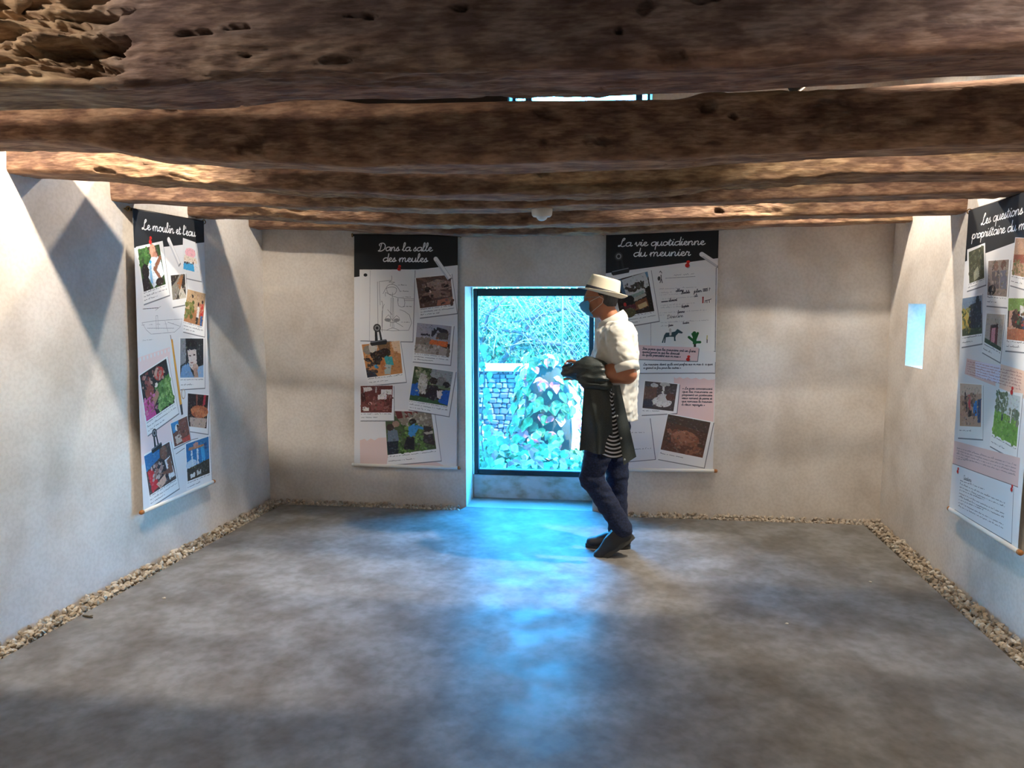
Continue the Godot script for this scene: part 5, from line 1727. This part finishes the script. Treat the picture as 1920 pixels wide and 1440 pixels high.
func build_person() -> void:
	var z0 := -4.78
	var at := Vector3(0.03, 0, z0)
	var o := thing("person", "man in a straw hat, white shirt and blue mask walking past the window", "person", at)
	var wob := FastNoiseLite.new()
	wob.seed = 9
	wob.frequency = 1.0
	wob.fractal_octaves = 2
	var skin := flat(Color(0.70, 0.46, 0.335), 0.5)
	skin.subsurf_scatter_enabled = true
	skin.subsurf_scatter_strength = 0.12
	var linen := flat(Color(0.87, 0.865, 0.83), 0.9)
	var navy := surface(noise_tex(0.05, 3, FastNoiseLite.TYPE_SIMPLEX_SMOOTH, ramp([Color(0.07, 0.10, 0.19), Color(0.13, 0.18, 0.30)], [0.3, 0.7]), 256, 61), Vector3(5, 5, 5), 0.9, null, 0.0)
	var straw := surface(noise_tex(0.2, 2, FastNoiseLite.TYPE_SIMPLEX, ramp([Color(0.80, 0.77, 0.68), Color(0.91, 0.89, 0.82)], [0.35, 0.65]), 256, 62), Vector3(9, 16, 9), 0.8, null, 0.0)

	# --- the body, one surface: trunk, legs, arms, neck, head, hands
	var near := z0 + 0.18
	var far := z0 - 0.18
	var sh_n := Vector3(0.07, 1.385, near)
	var el_n := Vector3(0.128, 1.165, z0 + 0.245)
	var wr_n := Vector3(-0.125, 1.165, z0 + 0.17)
	var el_f := Vector3(0.09, 1.12, z0 - 0.24)
	var wr_f := Vector3(-0.13, 1.13, z0 - 0.06)
	var knee_n := Vector3(-0.082, 0.50, z0 + 0.09)
	var ank_n := Vector3(0.118, 0.165, z0 + 0.085)
	var knee_f := Vector3(0.083, 0.48, z0 - 0.08)
	var ank_f := Vector3(0.088, 0.10, z0 - 0.075)
	var b := Field.new(Vector3(-0.34, -0.02, z0 - 0.36), Vector3(0.34, 1.52, z0 + 0.36), 0.0105)
	b.cap(Vector3(0.045, 1.33, z0), Vector3(0.045, 1.1, z0), 0.105, 0.115, 0.03, 1.0, 1.4)
	b.cap(Vector3(0.045, 1.1, z0), Vector3(0.035, 0.88, z0), 0.115, 0.115, 0.03, 1.0, 1.3)
	b.cap(Vector3(0.065, 1.38, z0 - 0.15), Vector3(0.065, 1.38, z0 + 0.15), 0.055, 0.055, 0.05)
	b.cap(Vector3(0.055, 1.40, z0), Vector3(0.012, 1.50, z0), 0.064, 0.056, 0.04)
	for s in [[sh_n, el_n, wr_n], [Vector3(0.07, 1.385, far), el_f, wr_f]]:
		b.cap(s[0], s[1], 0.056, 0.050, 0.03)
		b.cap(s[1] + Vector3(-0.005, -0.012, 0), s[1].lerp(s[2], 0.35) + Vector3(0, -0.006, 0), 0.052, 0.052, 0.025)
		b.cap(s[1].lerp(s[2], 0.35), s[2], 0.051, 0.030, 0.025)
	for s in [[Vector3(0.0, 0.80, z0 + 0.09), knee_n, ank_n], [Vector3(0.05, 0.80, z0 - 0.085), knee_f, ank_f]]:
		b.cap(s[0], s[1], 0.075, 0.052, 0.03)
		b.cap(s[1], s[2], 0.050, 0.036, 0.02)
	var hd := Field.new(Vector3(-0.18, 1.44, z0 - 0.12), Vector3(0.09, 1.74, z0 + 0.12), 0.0042)
	hd.cap(Vector3(0.035, 1.45, z0), Vector3(-0.005, 1.53, z0), 0.060, 0.056, 0.03)
	hd.cap(Vector3(-0.055, 1.615, z0), Vector3(-0.024, 1.615, z0), 0.074, 0.080, 0.03, 1.0, 0.92)
	hd.cap(Vector3(-0.075, 1.525, z0), Vector3(-0.045, 1.545, z0), 0.042, 0.058, 0.03)
	hd.cap(Vector3(-0.062, 1.565, z0), Vector3(-0.062, 1.59, z0), 0.066, 0.068, 0.03, 1.0, 0.95)
	hd.cap(Vector3(-0.130, 1.595, z0), Vector3(-0.146, 1.563, z0), 0.007, 0.012, 0.015)   # nose
	hd.cap(Vector3(-0.118, 1.617, z0 - 0.04), Vector3(-0.118, 1.617, z0 + 0.04), 0.011, 0.011, 0.012)   # brow
	hd.cap(Vector3(-0.118, 1.528, z0 - 0.018), Vector3(-0.118, 1.528, z0 + 0.018), 0.010, 0.010, 0.008)   # lips
	for s in [-1.0, 1.0]:
		hd.cap(Vector3(-0.100, 1.573, z0 + s * 0.045), Vector3(-0.07, 1.58, z0 + s * 0.06), 0.016, 0.016, 0.02)
		hd.cap(Vector3(-0.035, 1.608, z0 + s * 0.079), Vector3(-0.045, 1.565, z0 + s * 0.074), 0.013, 0.009, 0.006, 1.1, 0.7)
		hd.cap(Vector3(-0.022, 1.598, z0 + s * 0.082), Vector3(-0.032, 1.570, z0 + s * 0.078), 0.006, 0.006, 0.004)
	var hn := Field.new(wr_n + Vector3(-0.24, -0.12, -0.14), wr_n + Vector3(0.05, 0.10, 0.10), 0.0042)
	hn.cap(wr_n + Vector3(0.04, 0, 0.01), wr_n, 0.032, 0.026, 0.01)
	hand(hn, wr_n, Vector3(-1, 0.02, -0.15).normalized(), Vector3(0, 0.25, -1).normalized(), 0.55, -1.0)
	var hf := Field.new(wr_f + Vector3(-0.24, -0.12, -0.10), wr_f + Vector3(0.05, 0.10, 0.14), 0.0042)
	hf.cap(wr_f + Vector3(0.04, 0, -0.01), wr_f, 0.032, 0.026, 0.01)
	hand(hf, wr_f, Vector3(-1, 0.02, 0.15).normalized(), Vector3(0, 0.25, 1).normalized(), -0.55, 1.0)
	obj("body", field_mesh([b, hd, hn, hf], at), skin, o)

	# --- clothes
	var s := Field.new(Vector3(-0.24, 0.82, z0 - 0.40), Vector3(0.32, 1.52, z0 + 0.42), 0.009)
	s.cap(Vector3(0.045, 1.36, z0), Vector3(0.045, 1.15, z0), 0.118, 0.140, 0.05, 1.0, 1.36)
	s.cap(Vector3(0.045, 1.15, z0), Vector3(0.036, 0.80, z0), 0.142, 0.152, 0.05, 1.06, 1.22)
	s.cap(Vector3(0.068, 1.392, z0 - 0.15), Vector3(0.068, 1.392, z0 + 0.15), 0.068, 0.068, 0.05)
	s.cap(Vector3(0.10, 1.37, z0), Vector3(0.105, 1.28, z0), 0.085, 0.09, 0.06, 1.0, 1.5)
	for q in [[sh_n, el_n], [Vector3(0.07, 1.385, far), el_f]]:
		var e: Vector3 = q[0].lerp(q[1], 0.60)
		s.cap(q[0] + Vector3(0, -0.01, 0), e, 0.070, 0.074, 0.03)
	s.rough(wob, 0.010, Vector3(11, 5.5, 11))
	s.rough(wob, 0.006, Vector3(22, 30, 16))
	s.cut(Vector3(-0.05, -1, 0).normalized(), -0.862)
	for q in [[sh_n, el_n], [Vector3(0.07, 1.385, far), el_f]]:
		pass
	obj("shirt", field_mesh([s], at), linen, o)
	for q in [[sh_n, el_n], [Vector3(0.07, 1.385, far), el_f]]:
		var cuff := tool()
		var dr: Vector3 = (q[1] - q[0]).normalized()
		var e: Vector3 = q[0].lerp(q[1], 0.60)
		tube(cuff, [e + dr * 0.035 - at, e + dr * 0.05 - at, e + dr * 0.084 - at, e + dr * 0.085 - at, e + dr * 0.06 - at], [0.070, 0.0765, 0.075, 0.070, 0.062], 22, false)
		obj("sleeve_hem", done(cuff), flat_two(linen), o)
	var collar := func(i: int, j: int) -> Vector3:
		var a := TAU * i / 40.0
		var back := (cos(a) + 1.0) * 0.5
		var t := j / 6.0
		var r := 0.082 + 0.012 * sin(t * PI) - t * 0.010
		return Vector3(0.048 - t * 0.020 + cos(a) * r, lerpf(1.415, 1.462, back) + t * lerpf(0.042, 0.072, back), z0 + sin(a) * r) - at
	obj("collar", grid_mesh(40, 6, func(i: int, j: int) -> Vector3: return collar.call(i, j)), flat_two(linen), o)

	var t := Field.new(Vector3(-0.26, 0.05, z0 - 0.26), Vector3(0.30, 1.0, z0 + 0.28), 0.009)
	t.cap(Vector3(0.035, 0.95, z0), Vector3(0.03, 0.80, z0), 0.125, 0.122, 0.04, 1.0, 1.25)
	t.cap(Vector3(0.0, 0.80, z0 + 0.085), knee_n, 0.100, 0.072, 0.03)
	t.cap(knee_n, ank_n + Vector3(0.0, 0.01, 0), 0.070, 0.061, 0.02)
	t.cap(Vector3(0.06, 0.80, z0 - 0.085), knee_f, 0.098, 0.068, 0.03)
	t.cap(knee_f, ank_f + Vector3(0, -0.02, 0), 0.067, 0.062, 0.02)
	t.rough(wob, 0.008, Vector3(9, 20, 9))
	t.cut(Vector3(0.35, -1, 0).normalized(), -0.028)
	obj("trousers", field_mesh([t], at), navy, o)

	# --- shoes: toe along -x
	var shoe_m := flat(Color(0.13, 0.14, 0.16), 0.6)
	var sole_m := flat(Color(0.22, 0.22, 0.21), 0.7)
	for q in [[Transform3D(Basis(Vector3.BACK, deg_to_rad(36.0)), Vector3(0.128, 0.075, z0 + 0.085)), 0], [Transform3D(Basis.IDENTITY, Vector3(0.09, 0.0, z0 - 0.075)), 1]]:
		var xf: Transform3D = q[0]
		xf.origin -= at
		var f := Field.new(Vector3(-0.23, -0.01, -0.07), Vector3(0.12, 0.16, 0.07), 0.005)
		f.cap(Vector3(-0.165, 0.034, 0.002), Vector3(-0.06, 0.040, 0), 0.036, 0.043, 0.02, 1.0, 1.08)
		f.cap(Vector3(-0.06, 0.046, 0), Vector3(0.045, 0.046, 0), 0.043, 0.040, 0.02)
		f.cap(Vector3(-0.02, 0.075, 0), Vector3(0.02, 0.098, 0), 0.040, 0.040, 0.03)
		f.cap(Vector3(-0.11, 0.055, 0), Vector3(-0.02, 0.095, 0), 0.028, 0.034, 0.02)
		f.cut(Vector3.DOWN, -0.018)
		f.cut(Vector3(-0.25, 1, 0).normalized(), 0.118)
		var shoe := obj("shoe", field_mesh([f], Vector3.ZERO), shoe_m, o)
		shoe.transform = xf
		var st := tool()
		st.set_smooth_group(-1)
		var rim := []
		for k in 28:
			var a := TAU * k / 28.0
			var w := 0.046 if cos(a) < 0.0 else 0.041
			rim.append(Vector3(-0.062 + cos(a) * 0.145, 0, sin(a) * w * (1.0 if absf(cos(a)) < 0.9 else 0.95)))
		for k in 28:
			var p: Vector3 = rim[k]
			var n: Vector3 = rim[(k + 1) % 28]
			var up := Vector3(0, 0.026, 0)
			quad(st, p, n, n + up, p + up)
			for p3 in [Vector3(-0.062, 0, 0), n, p, Vector3(-0.062, 0.026, 0), p + up, n + up]:
				st.add_vertex(p3)
		obj("sole", done(st), sole_m, shoe)
		var lc := tool()
		for k in 5:
			var lx := -0.105 + k * 0.02
			var ly := 0.086 + k * 0.0085
			tube(lc, [Vector3(lx, ly - 0.012, -0.024), Vector3(lx + 0.006, ly + 0.0015, 0.0), Vector3(lx, ly - 0.012, 0.024)], [0.003, 0.003, 0.003], 6)
		obj("laces", done(lc), flat(Color(0.3, 0.31, 0.33), 0.8), shoe)

	# --- hair, hat, glasses, mask
	var hr := Field.new(Vector3(-0.10, 1.50, z0 - 0.11), Vector3(0.11, 1.68, z0 + 0.11), 0.0045)
	hr.cap(Vector3(-0.030, 1.612, z0), Vector3(-0.022, 1.612, z0), 0.080, 0.0845, 0.02, 1.0, 0.93)
	hr.cap(Vector3(0.0, 1.58, z0), Vector3(0.006, 1.545, z0), 0.060, 0.052, 0.02)
	hr.rough(wob, 0.006, Vector3(60, 25, 60))
	hr.cut(Vector3(-1, -0.6, 0).normalized(), -0.792)
	hr.cut(Vector3(0.0, -1, 0), -1.553)
	obj("hair", field_mesh([hr], at), flat(Color(0.27, 0.26, 0.26), 0.8), o)

	var hat := Transform3D(Basis(Vector3.BACK, deg_to_rad(-15.0)).scaled(Vector3(1.12, 1.12, 1.12)), Vector3(-0.030, 1.630, z0) - at)
	var crown := func(i: int, j: int) -> Vector3:
		var a := TAU * i / 48.0
		var tt := j / 14.0
		var side := minf(tt / 0.7, 1.0)
		var inw := clampf((tt - 0.7) / 0.3, 0.0, 1.0)
		var ra := lerpf(0.098, 0.081, side) * (1.0 - inw)
		var rb := lerpf(0.082, 0.061, side) * (1.0 - inw)
		if inw == 0.0 and side > 0.93:
			ra *= 0.985
			rb *= 0.98
		var y := 0.092 * side + sin(inw * PI * 0.5) * 0.004 - 0.028 * smoothstep(0.35, 1.0, inw)
		var front := clampf(-cos(a), 0.0, 1.0)
		rb *= 1.0 - 0.22 * side * front * front
		return hat * Vector3(cos(a) * ra, y, sin(a) * rb)
	var hat_o := obj("hat", grid_mesh(48, 14, func(i: int, j: int) -> Vector3: return crown.call(i, j)), flat_two(straw), o)
	var brim := func(i: int, j: int) -> Vector3:
		var a := TAU * i / 48.0
		var tt := [0.0, 0.35, 0.7, 1.0, 1.02, 1.0, 0.7, 0.35, 0.0][j] as float
		var lift := 0.004 if j < 4 else (0.002 if j == 4 else 0.0)
		var up := (0.004 - 0.010 * maxf(0.0, -cos(a)) + 0.016 * maxf(0.0, cos(a)) + 0.010 * absf(sin(a))) * tt * tt
		return hat * Vector3(cos(a) * (0.096 + tt * 0.042), lift + up, sin(a) * (0.080 + tt * 0.044))
	obj("brim", grid_mesh(48, 8, func(i: int, j: int) -> Vector3: return brim.call(i, j)), flat_two(straw), hat_o)
	var band := func(i: int, j: int) -> Vector3:
		var a := TAU * i / 48.0
		var k := [0.0, 0.0, 1.0, 1.0][j] as float
		var out := 0.0022 if j in [1, 2] else -0.003
		var sd := k * 0.30
		return hat * Vector3(cos(a) * (lerpf(0.0985, 0.081, sd) + out), 0.004 + k * 0.024, sin(a) * (lerpf(0.0825, 0.061, sd) + out))
	obj("hat_band", grid_mesh(48, 3, func(i: int, j: int) -> Vector3: return band.call(i, j)), flat_two(flat(Color(0.05, 0.06, 0.11), 0.6)), hat_o)

	var rim_m := flat(Color(0.55, 0.58, 0.58), 0.3, 0.8)
	var gl := tool()
	for sd in [-1.0, 1.0]:
		var ring := []
		var rr := []
		for k in 19:
			var a := TAU * k / 18.0
			ring.append(Vector3(-0.139 + absf(sin(a)) * 0.002, 1.601 + sin(a) * 0.016, z0 + sd * 0.033 + cos(a) * 0.024) - at)
			rr.append(0.0015)
		tube(gl, ring, rr, 6, false)
		tube(gl, [Vector3(-0.138, 1.606, z0 + sd * 0.057) - at, Vector3(-0.12, 1.608, z0 + sd * 0.074) - at, Vector3(-0.035, 1.612, z0 + sd * 0.086) - at, Vector3(-0.018, 1.595, z0 + sd * 0.083) - at], [0.0018, 0.0018, 0.0018, 0.0018], 6)
	tube(gl, [Vector3(-0.139, 1.604, z0 - 0.009) - at, Vector3(-0.143, 1.607, z0) - at, Vector3(-0.139, 1.604, z0 + 0.009) - at], [0.0015, 0.0015, 0.0015], 6)
	var gls := obj("glasses", done(gl), rim_m, o)
	for sd in [-1.0, 1.0]:
		var ln := lathe_mesh([Vector2(0.0, 0.0), Vector2(0.023, 0.0), Vector2(0.023, 0.0015), Vector2(0.0, 0.002)], 20, Transform3D(Basis(Vector3.BACK, PI / 2) * Basis.from_scale(Vector3(0.68, 1, 1)), Vector3(-0.139, 1.601, z0 + sd * 0.033) - at))
		var lm: StandardMaterial3D = M.glass.duplicate()
		lm.albedo_color = Color(0.7, 0.9, 0.85, 0.25)
		obj("glasses_lens", ln, lm, gls)
		var st := tool()
		var ey := Transform3D(Basis.IDENTITY, Vector3(-0.112, 1.600, z0 + sd * 0.032) - at)
		lathe(st, [Vector2(0, -0.011), Vector2(0.007, -0.0085), Vector2(0.011, 0), Vector2(0.007, 0.0085), Vector2(0, 0.011)], 12, ey)
		obj("eye", done(st), flat(Color(0.8, 0.78, 0.75), 0.3), o)
	var mask := func(i: int, j: int) -> Vector3:
		var u := i / 20.0 * 2.0 - 1.0
		var v := j / 14.0
		var an := u * 1.18
		var r := 0.070 + 0.012 * sin(v * PI)
		var y := lerpf(1.582, 1.500, v) + 0.010 * u * u * (0.5 - v) * 2.0
		var nose := exp(-pow((v - 0.2) * 4.0, 2.0)) * exp(-u * u * 9.0) * 0.016
		var chin := 0.022 * smoothstep(0.55, 1.0, v)
		return Vector3(-0.075 - cos(an) * r - nose + chin - 0.004 * sin(v * 28.0) * 0.3, y, z0 + sin(an) * r * 0.92) - at
	var mk := obj("face_mask", grid_mesh(20, 14, func(i: int, j: int) -> Vector3: return mask.call(i, j)), flat_two(flat(Color(0.32, 0.66, 0.86), 0.85)), o)
	var lp := tool()
	for sd in [-1.0, 1.0]:
		tube(lp, [Vector3(-0.103, 1.582, z0 + sd * 0.066) - at, Vector3(-0.075, 1.597, z0 + sd * 0.078) - at, Vector3(-0.045, 1.612, z0 + sd * 0.088) - at, Vector3(-0.022, 1.600, z0 + sd * 0.092) - at, Vector3(-0.028, 1.572, z0 + sd * 0.088) - at, Vector3(-0.06, 1.545, z0 + sd * 0.076) - at, Vector3(-0.095, 1.515, z0 + sd * 0.062) - at], [0.0016, 0.0016, 0.0016, 0.0016, 0.0016, 0.0016, 0.0016], 6)
	obj("ear_loop", done(lp), flat(Color(0.88, 0.86, 0.84), 0.8), mk)

	# --- the jacket carried over his forearm: a thing of its own
	var ja := Vector3(-0.02, 0.66, z0 + 0.22)
	var jk := thing("jacket", "dark jacket with striped lining draped over the man's bent forearm", "jacket", ja)
	var cloth_m := surface(noise_tex(0.08, 3, FastNoiseLite.TYPE_SIMPLEX_SMOOTH, ramp([Color(0.145, 0.17, 0.17), Color(0.21, 0.24, 0.235)], [0.3, 0.7]), 256, 63), Vector3(6, 6, 6), 0.45, null, 0.0)
	var jf := Field.new(Vector3(-0.33, 1.0, z0 - 0.12), Vector3(0.10, 1.30, z0 + 0.36), 0.008)
	jf.cap(Vector3(-0.225, 1.165, z0 + 0.16), Vector3(-0.10, 1.182, z0 + 0.19), 0.046, 0.076, 0.03)
	jf.cap(Vector3(-0.10, 1.182, z0 + 0.19), Vector3(-0.035, 1.165, z0 + 0.225), 0.078, 0.062, 0.03)
	jf.cap(Vector3(-0.20, 1.148, z0 + 0.02), Vector3(-0.05, 1.16, z0 + 0.20), 0.045, 0.06, 0.04)
	jf.cap(Vector3(-0.10, 1.115, z0 + 0.24), Vector3(0.0, 1.095, z0 + 0.255), 0.05, 0.04, 0.03)
	jf.rough(wob, 0.017, Vector3(5, 24, 14))
	jf.minus(b, 0.004)
	jf.minus(hn, 0.004)
	jf.minus(hf, 0.004)
	jf.minus(s, 0.004)
	obj("folded_body", field_mesh([jf], ja), cloth_m, jk)
	# hanging panels: the section runs along x, folds swing in z
	var drop := func(x: float, y: float) -> float: return z0 + 0.262 + 0.018 * sin(x * 46.0 + y * 5.0) * clampf((1.12 - y) * 4.0, 0.0, 1.0) + 0.012 * sin(y * 16.0 + x * 12.0)
	var front := func(i: int, j: int) -> Vector3:
		var u := i / 26.0
		var v := j / 36.0
		var bot := 0.700 - 0.022 * u + 0.004 * sin(u * 9.0)
		var y := lerpf(1.115, bot, v)
		var x := lerpf(lerpf(-0.125, -0.150, v), lerpf(0.028, 0.052, v), u)
		return Vector3(x, y, drop.call(x, y) + 0.012 * u - 0.028 * smoothstep(0.8, 1.0, u) * 0.6) - ja
	obj("front_panel", shell_mesh(26, 36, func(i: int, j: int) -> Vector3: return front.call(i, j), Vector3(0, 0, 0.004)), cloth_m, jk)
	var stripes := Image.create(8, 512, false, Image.FORMAT_RGB8)
	stripes.fill(Color(0.04, 0.045, 0.05))
	for k in 17:
		stripes.fill_rect(Rect2i(0, k * 30 + 10, 8, 13), Color(0.86, 0.86, 0.86))
	var sm := flat(Color.WHITE, 0.8)
	sm.albedo_texture = ImageTexture.create_from_image(stripes)
	var lining := func(i: int, j: int) -> Vector3:
		var u := i / 12.0
		var v := j / 40.0
		var y := lerpf(1.07, 0.655 + 0.02 * (1.0 - u), v) + 0.022 * u * u - 0.014 * sin(u * PI)
		var x := lerpf(lerpf(0.025, -0.02, v * v), lerpf(0.045, 0.125, v), u)
		return Vector3(x, y, z0 + 0.250 + 0.010 * sin(u * PI)) - ja
	obj("striped_lining", shell_mesh(12, 40, func(i: int, j: int) -> Vector3: return lining.call(i, j), Vector3(0, 0, 0.003)), sm, jk)
	var rear := func(i: int, j: int) -> Vector3:
		var u := i / 16.0
		var v := j / 36.0
		var y := lerpf(1.098, lerpf(0.625, 0.672, u), v)
		var x := lerpf(lerpf(0.030, 0.112, v), lerpf(0.082, 0.185, v), u)
		return Vector3(x, y, z0 + 0.272 + 0.014 * sin(u * 3.0 + v * 2.0) + 0.008 * sin(v * 13.0)) - ja
	var rp := obj("back_panel", shell_mesh(16, 36, func(i: int, j: int) -> Vector3: return rear.call(i, j), Vector3(0, 0, 0.004)), cloth_m, jk)
	for k in 4:
		var sp: Vector3 = rear.call(2, 4 + k * 10) + Vector3(0, 0, 0.004)
		obj("snap_button", lathe_mesh([Vector2(0.0065, -0.002), Vector2(0.0065, 0.002), Vector2(0.004, 0.0035), Vector2(0, 0.004)], 12, Transform3D(Basis(Vector3.RIGHT, PI / 2), sp)), flat(Color(0.75, 0.75, 0.74), 0.3, 0.7), rp)

func flat_two(m: StandardMaterial3D) -> StandardMaterial3D:
	var c: StandardMaterial3D = m.duplicate()
	c.cull_mode = BaseMaterial3D.CULL_DISABLED
	return c


func build_small() -> void:
	# bits on the floor
	var tw := thing("twig", "small dark twig lying on the floor beside the left stone border", "twig", Vector3(-2.575, 0.004, -3.43))
	obj("stem", tube_mesh([Vector3(-0.035, 0.002, -0.01), Vector3(0, 0.004, 0), Vector3(0.03, 0.003, 0.006)], [0.004, 0.0055, 0.003], 6), flat(Color(0.28, 0.25, 0.2), 0.9), tw)
	obj("side_shoot", tube_mesh([Vector3(0.0, 0.004, 0), Vector3(0.018, 0.004, -0.014)], [0.003, 0.002], 6), flat(Color(0.3, 0.27, 0.2), 0.9), tw)
	var r := RandomNumberGenerator.new()
	r.seed = 5
	var chips := [[Vector3(-2.338, 0.003, -3.715), "pale stone chip lying on the floor near the left border"], [Vector3(0.905, 0.003, -3.784), "pale stone chip lying on the floor right of the middle"], [Vector3(1.506, 0.003, -4.423), "pale stone chip on the floor near the right border"]]
	for c in chips:
		var m := obj("stone_chip", stone_mesh(r), flat(Color(0.80, 0.77, 0.72), 0.9))
		m.position = c[0]
		m.scale = Vector3(0.011, 0.006, 0.008)
		tag(m, c[1], "stone chip", "loose chips on the floor")
